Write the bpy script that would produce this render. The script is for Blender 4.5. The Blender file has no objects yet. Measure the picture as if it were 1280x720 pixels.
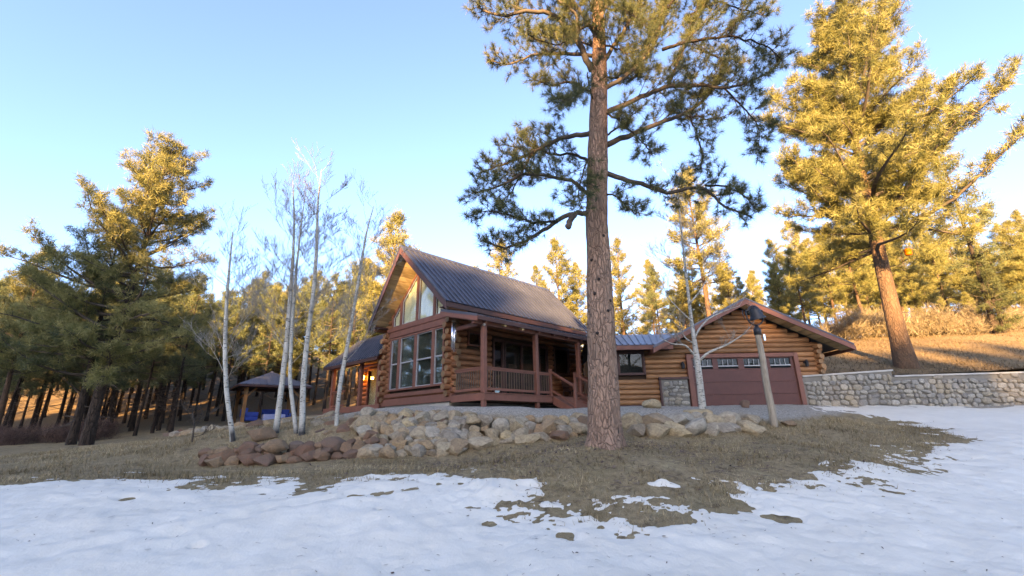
import bpy, bmesh, math, random
import numpy as np
from mathutils import Vector, Matrix, noise

SC = bpy.context.scene
COL = SC.collection
R = math.radians
rnd = random.Random(7)
NR = np.random.default_rng(11)

# ------------------------------------------------------------------ camera
F_PX, PITCH, ROLL = 570.0, R(17.0), R(1.0)
CAM = np.array([0.0, 0.0, 1.6])
_fw = np.array([0, math.cos(PITCH), math.sin(PITCH)])
_up0 = np.array([0, -math.sin(PITCH), math.cos(PITCH)])
_rt0 = np.array([1.0, 0, 0])
_rt = _rt0 * math.cos(ROLL) - _up0 * math.sin(ROLL)
_up = _up0 * math.cos(ROLL) + _rt0 * math.sin(ROLL)
cam_data = bpy.data.cameras.new('camera')
cam = bpy.data.objects.new('camera', cam_data)
COL.objects.link(cam)
cam.matrix_world = Matrix(((_rt[0], _up[0], -_fw[0], CAM[0]), (_rt[1], _up[1], -_fw[1], CAM[1]),
                           (_rt[2], _up[2], -_fw[2], CAM[2]), (0, 0, 0, 1)))
cam_data.sensor_width = 36.0
cam_data.lens = 36.0 * F_PX / 1280.0
cam_data.clip_end = 3000
SC.camera = cam

# ------------------------------------------------------------------ light
SUN_ELEV, SUN_AZ = R(13.0), R(14.0)      # light travels towards +Y, turned to the right by SUN_AZ
world = bpy.data.worlds.new('World')
SC.world = world
world.use_nodes = True
wn = world.node_tree.nodes
sky = wn.new('ShaderNodeTexSky')
sky.sky_type = 'NISHITA'
sky.sun_disc = False
sky.sun_elevation = SUN_ELEV
sky.sun_rotation = R(180) + SUN_AZ
sky.altitude = 2300
sky.air_density = 1.0
sky.dust_density = 9.0
sky.ozone_density = 8.1
wn['Background'].inputs['Strength'].default_value = 0.15
world.node_tree.links.new(sky.outputs[0], wn['Background'].inputs['Color'])
sun_data = bpy.data.lights.new('sun', 'SUN')
sun_data.energy = 3.5
sun_data.color = (1.0, 0.93, 0.70)
sun_data.angle = R(0.53)
sun = bpy.data.objects.new('sun', sun_data)
COL.objects.link(sun)
sun.location = (-20, -60, 40)
LDIR = Vector((math.sin(SUN_AZ) * math.cos(SUN_ELEV), math.cos(SUN_AZ) * math.cos(SUN_ELEV), -math.sin(SUN_ELEV)))
sun.rotation_euler = LDIR.to_track_quat('-Z', 'Y').to_euler()
SC.view_settings.view_transform = 'Standard'
SC.view_settings.look = 'None'
SC.view_settings.exposure = 3.22
SC.view_settings.use_white_balance = True      # the camera was balanced for the shade
SC.view_settings.white_balance_temperature = 17000
SC.view_settings.white_balance_tint = 24
SC.view_settings.gamma = 1.0
SC.view_settings.use_curve_mapping = False
SC.cycles.max_bounces = 6
SC.cycles.transparent_max_bounces = 12
SC.cycles.use_denoising = True

# ------------------------------------------------------------------ helpers
def ray(x, y):
    d = _fw * F_PX + _rt * (x - 640) + _up * (360 - y)
    return d / d[1]
def at(x, y, Y):                       # the point seen at a pixel, Y metres ahead
    return CAM + ray(x, y) * Y
def pxm(px, p):                        # metres spanned by px pixels at point p
    return px * float((np.asarray(p) - CAM) @ _fw) / F_PX

class MB:
    """collects faces, builds one mesh"""
    def __init__(s): s.v, s.f = [], []
    def add(s, vs, fs):
        o = len(s.v); s.v.extend([tuple(p) for p in vs]); s.f.extend([tuple(o + i for i in f) for f in fs]); return s
    def box(s, x0, x1, y0, y1, z0, z1):
        return s.add([(x0,y0,z0),(x1,y0,z0),(x1,y1,z0),(x0,y1,z0),(x0,y0,z1),(x1,y0,z1),(x1,y1,z1),(x0,y1,z1)],
                     [(3,2,1,0),(4,5,6,7),(0,1,5,4),(1,2,6,5),(2,3,7,6),(3,0,4,7)])
    def bar(s, a, b, w, h, up=(0,0,1)):
        a, b = Vector(a), Vector(b); d = (b - a).normalized(); upv = Vector(up)
        if abs(d.dot(upv)) > .95: upv = Vector((0,1,0))
        sd = d.cross(upv).normalized(); u2 = sd.cross(d).normalized()
        q = [sd*(i*w/2) + u2*(j*h/2) for i, j in ((-1,-1),(1,-1),(1,1),(-1,1))]
        return s.add([a+k for k in q] + [b+k for k in q], [(0,3,2,1)[::-1],(4,5,6,7)[::-1],(0,1,5,4)[::-1],(1,2,6,5)[::-1],(2,3,7,6)[::-1],(3,0,4,7)[::-1]])
    def prism(s, poly, axis, a, b):
        """extrude polygon (list of 2D) along axis ('x','y','z') from a to b"""
        n = len(poly)
        def mk(p, t):
            return {'x': (t, p[0], p[1]), 'y': (p[0], t, p[1]), 'z': (p[0], p[1], t)}[axis]
        vs = [mk(p, a) for p in poly] + [mk(p, b) for p in poly]
        fs = [tuple(range(n))[::-1], tuple(range(n, 2*n))] + [(i, (i+1) % n, n+(i+1) % n, n+i) for i in range(n)]
        return s.add(vs, fs)
    def tube(s, pts, rad, n=8, cap=True, squash=None):
        pts = [Vector(p) for p in pts]; m = len(pts); vs, fs = [], []
        ref = Vector((0.31, 0.95, 0.05)).normalized()
        for i, p in enumerate(pts):
            d = (pts[min(i+1, m-1)] - pts[max(i-1, 0)])
            d = d.normalized() if d.length > 1e-9 else Vector((0,0,1))
            r_ = ref if abs(d.dot(ref)) < .93 else Vector((1,0,0))
            a = d.cross(r_).normalized(); b = d.cross(a)
            rr = rad[i] if hasattr(rad, '__len__') else rad
            for k in range(n):
                t = 2*math.pi*k/n
                vs.append(p + a*(rr*math.cos(t)) + b*(rr*math.sin(t)))
        for i in range(m-1):
            for k in range(n):
                k2 = (k+1) % n
                fs.append((i*n+k, i*n+k2, (i+1)*n+k2, (i+1)*n+k))
        if cap:
            fs.append(tuple(range(n))[::-1]); fs.append(tuple((m-1)*n+k for k in range(n)))
        return s.add(vs, fs)
    def lathe(s, prof, n=16, M=None):
        M = M or Matrix(); vs, fs = [], []
        for (r, z) in prof:
            for k in range(n):
                t = 2*math.pi*k/n; vs.append(M @ Vector((r*math.cos(t), r*math.sin(t), z)))
        for i in range(len(prof)-1):
            for k in range(n):
                k2 = (k+1) % n; fs.append((i*n+k, i*n+k2, (i+1)*n+k2, (i+1)*n+k))
        return s.add(vs, fs)
    def mesh(s, name, smooth=False):
        me = bpy.data.meshes.new(name); me.from_pydata(s.v, [], s.f); me.update()
        bm = bmesh.new(); bm.from_mesh(me); bmesh.ops.recalc_face_normals(bm, faces=bm.faces); bm.to_mesh(me); bm.free()
        if smooth: me.polygons.foreach_set('use_smooth', [True]*len(me.polygons))
        return me
    def build(s, name, mat, parent=None, smooth=False, bevel=0):
        o = link(name, s.mesh(name, smooth), mat, parent)
        if bevel:
            m = o.modifiers.new('bevel', 'BEVEL'); m.width = bevel; m.segments = 1; m.limit_method = 'ANGLE'
        return o

def link(name, me, mat, parent=None):
    o = bpy.data.objects.new(name, me)
    COL.objects.link(o)
    if mat is not None and me is not None and not me.materials: me.materials.append(mat)
    if parent is not None:
        o.parent = parent
    return o
def tag(o, label=None, cat=None, group=None, kind=None):
    if label: o['label'] = label
    if cat: o['category'] = cat
    if group: o['group'] = group
    if kind: o['kind'] = kind
    return o
def thing(name, label, cat, loc=(0,0,0), rz=0, group=None):
    o = bpy.data.objects.new(name, None); COL.objects.link(o)
    o.location = loc; o.rotation_euler = (0, 0, rz); o.empty_display_size = .2
    return tag(o, label, cat, group)
def world_child(o, root):
    """mesh given in world coordinates, hung under a root with its own place"""
    o.parent = root
    o.matrix_parent_inverse = (Matrix.Translation(root.location) @ root.rotation_euler.to_matrix().to_4x4()).inverted()
    return o
def tri_mesh(name, verts, tris, attr=None):
    verts = np.asarray(verts, np.float32); tris = np.asarray(tris, np.int32)
    me = bpy.data.meshes.new(name)
    me.vertices.add(len(verts)); me.vertices.foreach_set('co', verts.ravel())
    me.loops.add(tris.size); me.loops.foreach_set('vertex_index', tris.ravel())
    me.polygons.add(len(tris))
    k = tris.shape[1]
    me.polygons.foreach_set('loop_start', np.arange(0, tris.size, k, dtype=np.int32))
    me.polygons.foreach_set('loop_total', np.full(len(tris), k, np.int32))
    me.update(calc_edges=True)
    if attr is not None:
        a = me.attributes.new('tint', 'FLOAT', 'POINT'); a.data.foreach_set('value', np.asarray(attr, np.float32))
    return me
def grid_mesh(name, X, Y, Z, attrs=None, keep=None, smooth=True):
    ny, nx = X.shape
    v = np.stack([X, Y, Z], -1).reshape(-1, 3)
    i = np.arange((ny-1)*(nx-1)); r_, c_ = i // (nx-1), i % (nx-1)
    q = np.stack([r_*nx+c_, r_*nx+c_+1, (r_+1)*nx+c_+1, (r_+1)*nx+c_], -1)
    if keep is not None:
        kf = keep.reshape(-1); q = q[kf[q].any(1)]
        used = np.unique(q); remap = np.full(len(v), -1); remap[used] = np.arange(len(used)); v = v[used]; q = remap[q]
        if attrs: attrs = {k: a.reshape(-1)[used] for k, a in attrs.items()}
    me = tri_mesh(name, v, q)
    for k, a in (attrs or {}).items():
        at_ = me.attributes.new(k, 'FLOAT', 'POINT'); at_.data.foreach_set('value', a.reshape(-1).astype(np.float32))
    if smooth: me.polygons.foreach_set('use_smooth', np.ones(len(me.polygons), bool))
    return me

def vnoise(x, y, seed=0, octaves=4, lac=2.0, gain=.5):
    """cheap value noise in numpy, range about -1..1"""
    x = np.asarray(x, float); y = np.asarray(y, float); out = np.zeros_like(x); amp = 1; tot = 0
    for o in range(octaves):
        xi, yi = np.floor(x), np.floor(y); fx, fy = x-xi, y-yi
        fx = fx*fx*(3-2*fx); fy = fy*fy*(3-2*fy)
        def h(a, b):
            n = np.sin(a*127.1 + b*311.7 + (seed+o)*74.7) * 43758.5453
            return (n - np.floor(n))*2-1
        out += amp*((h(xi,yi)*(1-fx)+h(xi+1,yi)*fx)*(1-fy) + (h(xi,yi+1)*(1-fx)+h(xi+1,yi+1)*fx)*fy)
        tot += amp; amp *= gain; x = x*lac+17.3; y = y*lac-9.1
    return out/tot

# ------------------------------------------------------------------ materials
class Mat:
    def __init__(s, name, rough=.7, spec=.3):
        s.m = bpy.data.materials.new(name); s.m.use_nodes = True
        s.t = s.m.node_tree; s.n = s.t.nodes; s.b = s.n['Principled BSDF']
        s.b.inputs['Roughness'].default_value = rough
        s.b.inputs['Specular IOR Level'].default_value = spec
    def lk(s, a, b): s.t.links.new(a, b)
    def coord(s, scale=(1,1,1), which='Object'):
        tc = s.n.new('ShaderNodeTexCoord'); mp = s.n.new('ShaderNodeMapping')
        mp.inputs['Scale'].default_value = scale
        s.lk(tc.outputs[which], mp.inputs['Vector']); return mp.outputs[0]
    def noise(s, vec, scale=5, detail=4, rough=.6, dist=0):
        n = s.n.new('ShaderNodeTexNoise'); n.inputs['Scale'].default_value = scale; n.inputs['Detail'].default_value = detail
        n.inputs['Roughness'].default_value = rough; n.inputs['Distortion'].default_value = dist
        if vec is not None: s.lk(vec, n.inputs['Vector'])
        return n.outputs['Fac']
    def voronoi(s, vec, scale=5, feature='F1', out='Distance', rnd_=1.0):
        n = s.n.new('ShaderNodeTexVoronoi'); n.feature = feature; n.inputs['Scale'].default_value = scale
        n.inputs['Randomness'].default_value = rnd_
        if vec is not None: s.lk(vec, n.inputs['Vector'])
        return n.outputs[out]
    def ramp(s, fac, stops):
        n = s.n.new('ShaderNodeValToRGB'); e = n.color_ramp.elements
        while len(e) < len(stops): e.new(.5)
        for el, (p, c) in zip(e, stops): el.position = p; el.color = (c, c, c, 1) if isinstance(c, (int, float)) else (*c, 1)
        s.lk(fac, n.inputs[0]); return n.outputs[0]
    def mix(s, fac, a, b, mode='MIX'):
        n = s.n.new('ShaderNodeMix'); n.data_type = 'RGBA'; n.blend_type = mode
        for sock, val in ((n.inputs[0], fac), (n.inputs[6], a), (n.inputs[7], b)):
            if isinstance(val, bpy.types.NodeSocket): s.lk(val, sock)
            elif isinstance(val, (int, float)): sock.default_value = val
            else: sock.default_value = (*val, 1)
        return n.outputs[2]
    def attr(s, name):
        n = s.n.new('ShaderNodeAttribute'); n.attribute_name = name; return n.outputs['Fac']
    def objrand(s):
        return s.n.new('ShaderNodeObjectInfo').outputs['Random']
    def color(s, c):
        if isinstance(c, bpy.types.NodeSocket): s.lk(c, s.b.inputs['Base Color'])
        else: s.b.inputs['Base Color'].default_value = (*c, 1)
        return s
    def bump(s, h, strength=.5, dist=.02):
        n = s.n.new('ShaderNodeBump'); n.inputs['Strength'].default_value = strength; n.inputs['Distance'].default_value = dist
        s.lk(h, n.inputs['Height']); s.lk(n.outputs[0], s.b.inputs['Normal']); return s

def paint(name, c, rough=.6, var=.25, spec=.3, metal=0):
    m = Mat(name, rough, spec); v = m.coord()
    n = m.noise(v, 3.5, 5); n2 = m.noise(v, 40, 2)
    c1 = tuple(x*(1-var) for x in c); c2 = tuple(min(1, x*(1+var)) for x in c)
    col = m.mix(m.ramp(n, [(.3, 0), (.7, 1)]), c1, c2)
    col = m.mix(.35, col, m.mix(n2, c1, c2))
    m.color(col); m.b.inputs['Metallic'].default_value = metal; m.bump(n2, .15, .004); return m.m

def wood(name, dark, light, rough=.6, scale=(1.2, 14, 14), objvar=.6, bump=.35):
    """grain runs along local x"""
    m = Mat(name, rough, .3); v = m.coord(scale)
    g = m.noise(v, 1.6, 6, .65, .6)
    big = m.noise(m.coord((.6, 1.5, 1.5)), 1.3, 3)
    col = m.mix(m.ramp(g, [(.32, 0), (.68, 1)]), dark, light)
    mid = tuple((a+b)/2*.62 for a, b in zip(dark, light))
    col = m.mix(m.ramp(big, [(.42, 0), (.75, .55)]), col, mid)
    r_ = m.ramp(m.objrand(), [(0, 1-objvar*.5), (1, 1+objvar*.25)])
    n = m.n.new('ShaderNodeMix'); n.data_type = 'RGBA'; n.blend_type = 'MULTIPLY'; n.inputs[0].default_value = 1
    m.lk(col, n.inputs[6]); m.lk(r_, n.inputs[7])
    m.color(n.outputs[2]); m.bump(g, bump, .012); return m.m

M = {}
M['log'] = wood('stained_log', (.16, .052, .025), (.38, .148, .068))
M['log_garage'] = wood('garage_log', (.205, .078, .034), (.45, .195, .086))
M['log_end'] = wood('log_end_grain', (.16, .075, .035), (.33, .17, .08), scale=(10,10,10))
M['trim'] = paint('red_brown_stain', (.20, .068, .045), .55, .22)
M['trim_dark'] = paint('dark_brown_trim', (.075, .03, .024), .5, .2)
M['deck'] = wood('deck_stain', (.14, .05, .034), (.24, .092, .064), .6)
M['pine_board'] = wood('pine_soffit', (.40, .24, .115), (.64, .43, .235), .55, objvar=.8)
M['door_paint'] = paint('garage_door_paint', (.105, .03, .021), .42, .25)
M['core'] = paint('wall_core', (.045, .022, .012), .9, .2)
M['concrete'] = paint('concrete', (.36, .33, .29), .9, .18)
M['iron'] = paint('cast_iron', (.018, .018, .02), .5, .3, .4)
M['black'] = paint('black_metal', (.012, .012, .013), .4, .2)
M['sash'] = paint('pale_sash', (.30, .30, .295), .4, .08)
M['alu'] = paint('aluminium', (.72, .73, .75), .25, .06, .5, 1.0)
M['blue'] = paint('blue_fabric', (.012, .075, .33), .9, .25)
M['pale_blue'] = paint('pale_blue_fabric', (.33, .38, .55), .9, .15)
M['orange'] = paint('orange_plastic', (.42, .085, .008), .5, .1)
M['spindle'] = paint('spindle_metal', (.12, .07, .05), .45, .2)
M['weathered'] = wood('weathered_post', (.17, .125, .085), (.36, .29, .22), .85, scale=(12, 12, 1.0), bump=.8)
M['cedar'] = wood('cedar_post', (.2, .085, .03), (.36, .17, .07), .6, scale=(12, 12, 1.2))
M['reflection_sheet'] = paint('cream_reflection', (.85, .74, .52), .9, .10)  # cream stands in for bright reflections and lit interior behind the glass
M['window_grey'] = paint('grey_reflection_backing', (.13, .14, .125), .9, .25)  # grey-green reflections and dim room put into one backing colour
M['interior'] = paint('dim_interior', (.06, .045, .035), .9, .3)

def mk_roof():
    m = Mat('metal_roof', .33, .5)
    v = m.coord(); n = m.noise(v, 1.1, 5); n2 = m.noise(v, 9, 3)
    c = m.mix(m.ramp(n, [(.35, 0), (.7, 1)]), (.048, .049, .063), (.085, .085, .103))
    m.color(m.mix(.25, c, m.mix(n2, (.04,.041,.052), (.10,.10,.118))))
    m.b.inputs['Metallic'].default_value = .35
    m.lk(m.ramp(n2, [(0, .3), (1, .48)]), m.b.inputs['Roughness']); return m.m
M['roof'] = mk_roof()

def mk_glass(name, tint, amt, gain=1.0):
    m = bpy.data.materials.new(name); m.use_nodes = True; t = m.node_tree; n = t.nodes; n.remove(n['Principled BSDF'])
    gl = n.new('ShaderNodeBsdfGlossy'); gl.inputs['Roughness'].default_value = .015; gl.inputs['Color'].default_value = (.95,.97,1,1)
    tr = n.new('ShaderNodeBsdfTransparent'); tr.inputs['Color'].default_value = (*tint, 1)
    fr = n.new('ShaderNodeFresnel'); fr.inputs['IOR'].default_value = 1.52
    ma = n.new('ShaderNodeMath'); ma.operation = 'MULTIPLY_ADD'; ma.inputs[1].default_value = gain; ma.inputs[2].default_value = amt
    ge = n.new('ShaderNodeNewGeometry'); inv = n.new('ShaderNodeMath'); inv.operation = 'SUBTRACT'; inv.inputs[0].default_value = 1; t.links.new(ge.outputs['Backfacing'], inv.inputs[1])
    mm = n.new('ShaderNodeMath'); mm.operation = 'MULTIPLY'; t.links.new(ma.outputs[0], mm.inputs[0]); t.links.new(inv.outputs[0], mm.inputs[1])
    mx = n.new('ShaderNodeMixShader')
    nz = n.new('ShaderNodeTexNoise'); nz.inputs['Scale'].default_value = 1.3
    bp = n.new('ShaderNodeBump'); bp.inputs['Strength'].default_value = .04; bp.inputs['Distance'].default_value = .03
    t.links.new(nz.outputs['Fac'], bp.inputs['Height']); t.links.new(bp.outputs[0], gl.inputs['Normal'])
    t.links.new(fr.outputs[0], ma.inputs[0]); t.links.new(mm.outputs[0], mx.inputs[0])
    t.links.new(tr.outputs[0], mx.inputs[1]); t.links.new(gl.outputs[0], mx.inputs[2])
    t.links.new(mx.outputs[0], n['Material Output'].inputs[0]); return m
M['glass'] = mk_glass('window_glass', (.85, .88, .86), .10)
M['glass_dim'] = mk_glass('screened_glass', (.7, .74, .74), .0, .45)

def mk_bark(name, furrow, plate, plate2, sc, strength=.9, dist=.05):
    m = Mat(name, .9, .15); v = m.coord((1, 1, .34))
    w = m.n.new('ShaderNodeVectorMath'); w.operation = 'ADD'
    nn = m.n.new('ShaderNodeTexNoise'); nn.inputs['Scale'].default_value = 5; m.lk(v, nn.inputs['Vector'])
    sc_ = m.n.new('ShaderNodeVectorMath'); sc_.operation = 'SCALE'; sc_.inputs['Scale'].default_value = .30
    m.lk(nn.outputs['Color'], sc_.inputs[0]); m.lk(v, w.inputs[0]); m.lk(sc_.outputs[0], w.inputs[1])
    e = m.voronoi(w.outputs[0], sc, 'DISTANCE_TO_EDGE')
    cell = m.voronoi(w.outputs[0], sc, 'F1', 'Color')
    fine = m.noise(m.coord((1, 1, .5)), 26, 5, .7)
    pl = m.mix(cell, plate, plate2)
    pl = m.mix(m.ramp(fine, [(.35, .55), (.6, 0)]), pl, tuple(x*.45 for x in plate))
    edge = m.ramp(e, [(.0, 0), (.07, 1)])
    brk = m.ramp(m.noise(m.coord((1, 1, .6)), 6, 4), [(.38, .25), (.62, 1)])
    edge = m.mix(brk, (1, 1, 1), edge)
    pl = m.mix(m.ramp(m.noise(m.coord((1, 1, .25)), 3.2, 4), [(.4, 0), (.68, .55)]), pl, tuple(x*.55 for x in plate2))
    m.color(m.mix(edge, furrow, pl))
    h = m.n.new('ShaderNodeMath'); h.operation = 'MULTIPLY_ADD'; h.inputs[1].default_value = .35
    m.lk(fine, h.inputs[0]); m.lk(m.ramp(e, [(0, 0), (.16, 1)]), h.inputs[2])
    m.bump(h.outputs[0], strength, dist); return m.m
M['bark'] = mk_bark('ponderosa_bark', (.11, .062, .046), (.43, .235, .16), (.32, .185, .13), 12, .9, .045)
M['bark_far'] = mk_bark('pine_bark_far', (.075, .042, .028), (.17, .09, .055), (.115, .068, .046), 9, .8, .04)
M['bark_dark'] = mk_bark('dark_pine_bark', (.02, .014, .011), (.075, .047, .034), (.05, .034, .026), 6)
M['char'] = paint('charred_wood', (.028, .018, .015), .95, .5)
M['branch'] = paint('branch_bark', (.085, .06, .045), .95, .35)

def mk_needles(name, a, b, c, trans=.3):
    m = Mat(name, .6, .2); t = m.attr('tint')
    col = m.ramp(t, [(0, a), (.55, b), (1, c)])
    m.color(col)
    tl = m.n.new('ShaderNodeBsdfTranslucent'); m.lk(col, tl.inputs['Color'])
    mx = m.n.new('ShaderNodeMixShader'); mx.inputs[0].default_value = trans
    m.lk(m.b.outputs[0], mx.inputs[1]); m.lk(tl.outputs[0], mx.inputs[2])
    m.lk(mx.outputs[0], m.n['Material Output'].inputs[0]); return m.m
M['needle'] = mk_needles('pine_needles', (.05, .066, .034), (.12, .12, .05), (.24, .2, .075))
M['needle_sunlit'] = mk_needles('sunlit_pine_needles', (.095, .098, .035), (.21, .185, .065), (.32, .265, .11))  # the low sun's gold is put into this needle colour
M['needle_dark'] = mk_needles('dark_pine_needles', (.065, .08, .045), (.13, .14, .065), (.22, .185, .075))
M['twig'] = mk_needles('dry_scrub_twigs', (.11, .075, .045), (.20, .145, .09), (.32, .24, .155), .15)
M['twig_red'] = mk_needles('red_brown_scrub_twigs', (.06, .03, .025), (.12, .065, .05), (.2, .12, .09), .15)
M['grass'] = mk_needles('dead_grass_blades', (.13, .082, .04), (.32, .212, .11), (.52, .375, .22), .2)
M['hill_litter'] = mk_needles('needle_litter_blades', (.07, .045, .027), (.145, .095, .055), (.26, .18, .11), .15)

def mk_aspen():
    m = Mat('aspen_bark', .7, .25); v = m.coord((1, 1, 2.2))
    n = m.noise(m.coord((1, 1, .6)), 7, 4); sc = m.noise(m.coord((1.6, 1.6, 7)), 4.2, 3, .55)
    base = m.mix(m.ramp(n, [(.35, 0), (.7, 1)]), (.29, .265, .22), (.45, .42, .36))
    col = m.mix(m.ramp(sc, [(.36, 1), (.42, 0)]), base, (.05, .045, .04))
    g = m.n.new('ShaderNodeAttribute'); g.attribute_name = 'tint'
    col = m.mix(g.outputs['Fac'], col, (.035, .03, .028))
    m.color(col); m.bump(sc, .3, .01); return m.m
M['aspen'] = mk_aspen()
M['aspen_twig'] = paint('aspen_twig', (.27, .23, .19), .8, .25)

def mk_stone(name, cols, scale=4):
    m = Mat(name, .88, .25); v = m.coord()
    n = m.noise(v, scale, 6, .65); f = m.noise(v, 22, 4, .7)
    tone = m.ramp(m.objrand(), [(i/(len(cols)-1), c) for i, c in enumerate(cols)])
    col = m.mix(m.ramp(n, [(.32, .7), (.62, 0)]), tone, (.12, .08, .055))
    col = m.mix(m.ramp(f, [(.52, 0), (.8, .25)]), col, (.45, .40, .34))
    m.color(col)
    a = m.n.new('ShaderNodeMath'); a.operation = 'MULTIPLY_ADD'; a.inputs[1].default_value = .5
    m.lk(f, a.inputs[0]); m.lk(n, a.inputs[2]); m.bump(a.outputs[0], .8, .05); return m.m
M['stone_tan'] = mk_stone('buff_fieldstone', [(.44,.28,.14), (.32,.235,.155), (.5,.345,.19), (.25,.18,.12), (.42,.235,.115), (.36,.28,.19), (.48,.33,.175)])
M['stone_grey'] = mk_stone('grey_fieldstone', [(.31,.26,.195), (.37,.31,.235), (.26,.21,.16), (.43,.35,.255), (.4,.27,.155), (.3,.25,.19)])
M['stone_red'] = mk_stone('red_sandstone', [(.17,.062,.035), (.26,.12,.065), (.11,.05,.035), (.34,.2,.11), (.2,.085,.05), (.15,.09,.065)])
M['cobble'] = mk_stone('river_cobble', [(.42,.37,.29), (.3,.29,.26), (.5,.44,.35), (.24,.23,.21), (.38,.31,.22), (.46,.43,.37)], 6)
M['mortar'] = paint('mortar', (.17, .15, .125), .95, .2)

def mk_ground():
    m = Mat('ground_cover', .95, .1); v = m.coord()
    n1 = m.noise(v, .9, 6, .65); n2 = m.noise(v, 7, 6, .7); n3 = m.noise(v, 45, 4, .7)
    thatch = m.mix(m.ramp(n2, [(.3, 0), (.7, 1)]), (.15, .09, .048), (.35, .232, .13))
    thatch = m.mix(m.ramp(n1, [(.4, 0), (.66, .75)]), thatch, (.2, .135, .07))
    thatch = m.mix(m.ramp(n3, [(.45, 0), (.75, .6)]), thatch, (.38, .30, .19))
    bare = m.ramp(m.noise(v, 2.3, 7, .7, .4), [(.56, 0), (.66, .8)])
    thatch = m.mix(bare, thatch, (.10, .062, .038))
    straw = m.ramp(m.noise(m.coord((1, 1.6, 1)), 1.7, 7, .7), [(.55, 0), (.7, .6)])
    thatch = m.mix(straw, thatch, (.42, .31, .175))
    grav = m.mix(m.ramp(m.voronoi(v, 28, 'F1', 'Color'), [(.1, 0), (.9, 1)]), (.18, .15, .12), (.43, .37, .305))
    grav = m.mix(m.ramp(n2, [(.4, 0), (.8, .5)]), grav, (.22, .17, .12))
    litter = m.mix(m.ramp(n2, [(.3, 0), (.7, 1)]), (.095, .055, .032), (.195, .122, .07))
    litter = m.mix(m.ramp(n3, [(.4, 0), (.7, .6)]), litter, (.24, .165, .095))
    col = m.mix(m.attr('gravel'), thatch, grav); col = m.mix(m.attr('litter'), col, litter)
    m.color(col)
    a = m.n.new('ShaderNodeMath'); a.operation = 'MULTIPLY_ADD'; a.inputs[1].default_value = .5
    m.lk(n3, a.inputs[0]); m.lk(n2, a.inputs[2]); m.bump(a.outputs[0], .9, .06); return m.m
M['ground'] = mk_ground()

def mk_snow():
    m = Mat('old_snow', .55, .35); v = m.coord()
    n = m.noise(v, 1.5, 6, .6); n2 = m.noise(v, 16, 4, .65); n3 = m.noise(v, 90, 2)
    col = m.mix(m.ramp(n, [(.35, 0), (.7, 1)]), (.57, .505, .415), (.635, .57, .475))
    dirt = m.ramp(m.noise(m.coord((1, 1, 1)), 9, 8, .75), [(.66, 0), (.74, .55)])
    col = m.mix(dirt, col, (.42, .37, .31))
    m.color(col)
    a = m.n.new('ShaderNodeMath'); a.operation = 'MULTIPLY_ADD'; a.inputs[1].default_value = .3
    m.lk(n3, a.inputs[0]); m.lk(n2, a.inputs[2]); m.bump(a.outputs[0], .45, .03); return m.m
M['snow'] = mk_snow()

# ------------------------------------------------------------------ terrain
CTRL = [at(x, y, Y) for x, y, Y in [
    (640,720,6.4), (300,720,6.4), (0,720,6.2), (1000,720,6.6), (1280,720,7.0),
    (640,640,8.2), (400,640,8.0), (850,640,8.2), (0,640,8.0), (1280,620,10.2),
    (755,556,11.0), (700,572,10.2), (860,585,10.0), (1000,560,11.8), (620,600,9.2), (480,596,9.5), (240,600,9.6), (100,600,9.9), (0,598,10.2),
    (230,583,11.9), (330,580,11.9), (440,574,12.1), (560,568,12.5), (640,560,12.6), (700,549,13.0), (790,545,13.4), (870,545,13.8), (940,541,14.3), (985,530,15.2),
    (340,552,13.2), (430,548,13.4), (250,557,13.4),
    (450,520,14.6), (560,515,14.5), (640,519,14.2), (700,521,14.4), (790,520,14.9), (870,518,15.4), (930,521,15.6),
    (400,523,16.5), (300,531,19), (250,541,18), (150,556,17), (0,574,15), (0,560,20), (110,556,20), (60,557,21), (200,548,23),
    (330,527,36), (230,533,33), (400,524,30), (120,548,30), (0,553,27), (40,553,26),
    (1180,545,14.6), (1100,530,17), (1280,545,14.5), (1280,520,18)]]
CTRL += [np.array(p) for p in [(-1, 17, 2.2), (2, 16.5, 2.2), (-4, 19.5, 2.25), (4, 20, 2.25), (0, 22, 2.2), (-6, 24, 2.3), (8, 20, 2.3), (12.5, 20, 2.27), (6, 18.3, 2.25),
    (10, 18.3, 2.2), (17, 20.5, 2.25), (22, 20.5, 2.2), (30, 20.5, 2.1), (10, 26, 2.3), (20, 26, 2.3), (-10, 21, 2.2), (-10, 28, 2.3),
    (0, 0, -1.0), (-8, -2, -.9), (8, -2, -.9), (-20, 0, -.6), (20, 2, -.6), (24, 10, .6), (0, -20, -1.6), (-30, -20, -1.5), (30, -20, -1.5), (-40, 10, .4), (-40, 24, 1.0),
    (0, 40, 3.4), (-25, 45, 3.0), (-50, 45, 2.4), (20, 40, 4.5), (45, 30, 5), (0, 70, 11), (-40, 75, 13), (-80, 60, 9), (-25, 58, 6.5), (-50, 60, 7), (-30, 90, 17), (40, 70, 9), (80, 50, 8), (-90, 0, 0), (90, 0, 0), (0, -90, -3),
    (0, 130, 22), (-110, 130, 20), (110, 130, 12)]]
CTRL = np.array(CTRL)
def _fit(C, c=1.2, lam=.004):
    n = len(C); d = np.sqrt(((C[:, None, :2]-C[None, :, :2])**2).sum(-1) + c*c)
    A = np.zeros((n+3, n+3)); A[:n, :n] = d - lam*np.eye(n); A[:n, n] = 1; A[:n, n+1:] = C[:, :2]; A[n, :n] = 1; A[n+1:, :n] = C[:, :2].T
    return np.linalg.solve(A, np.concatenate([C[:, 2], np.zeros(3)])), c
_W, _c = _fit(CTRL)
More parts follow.
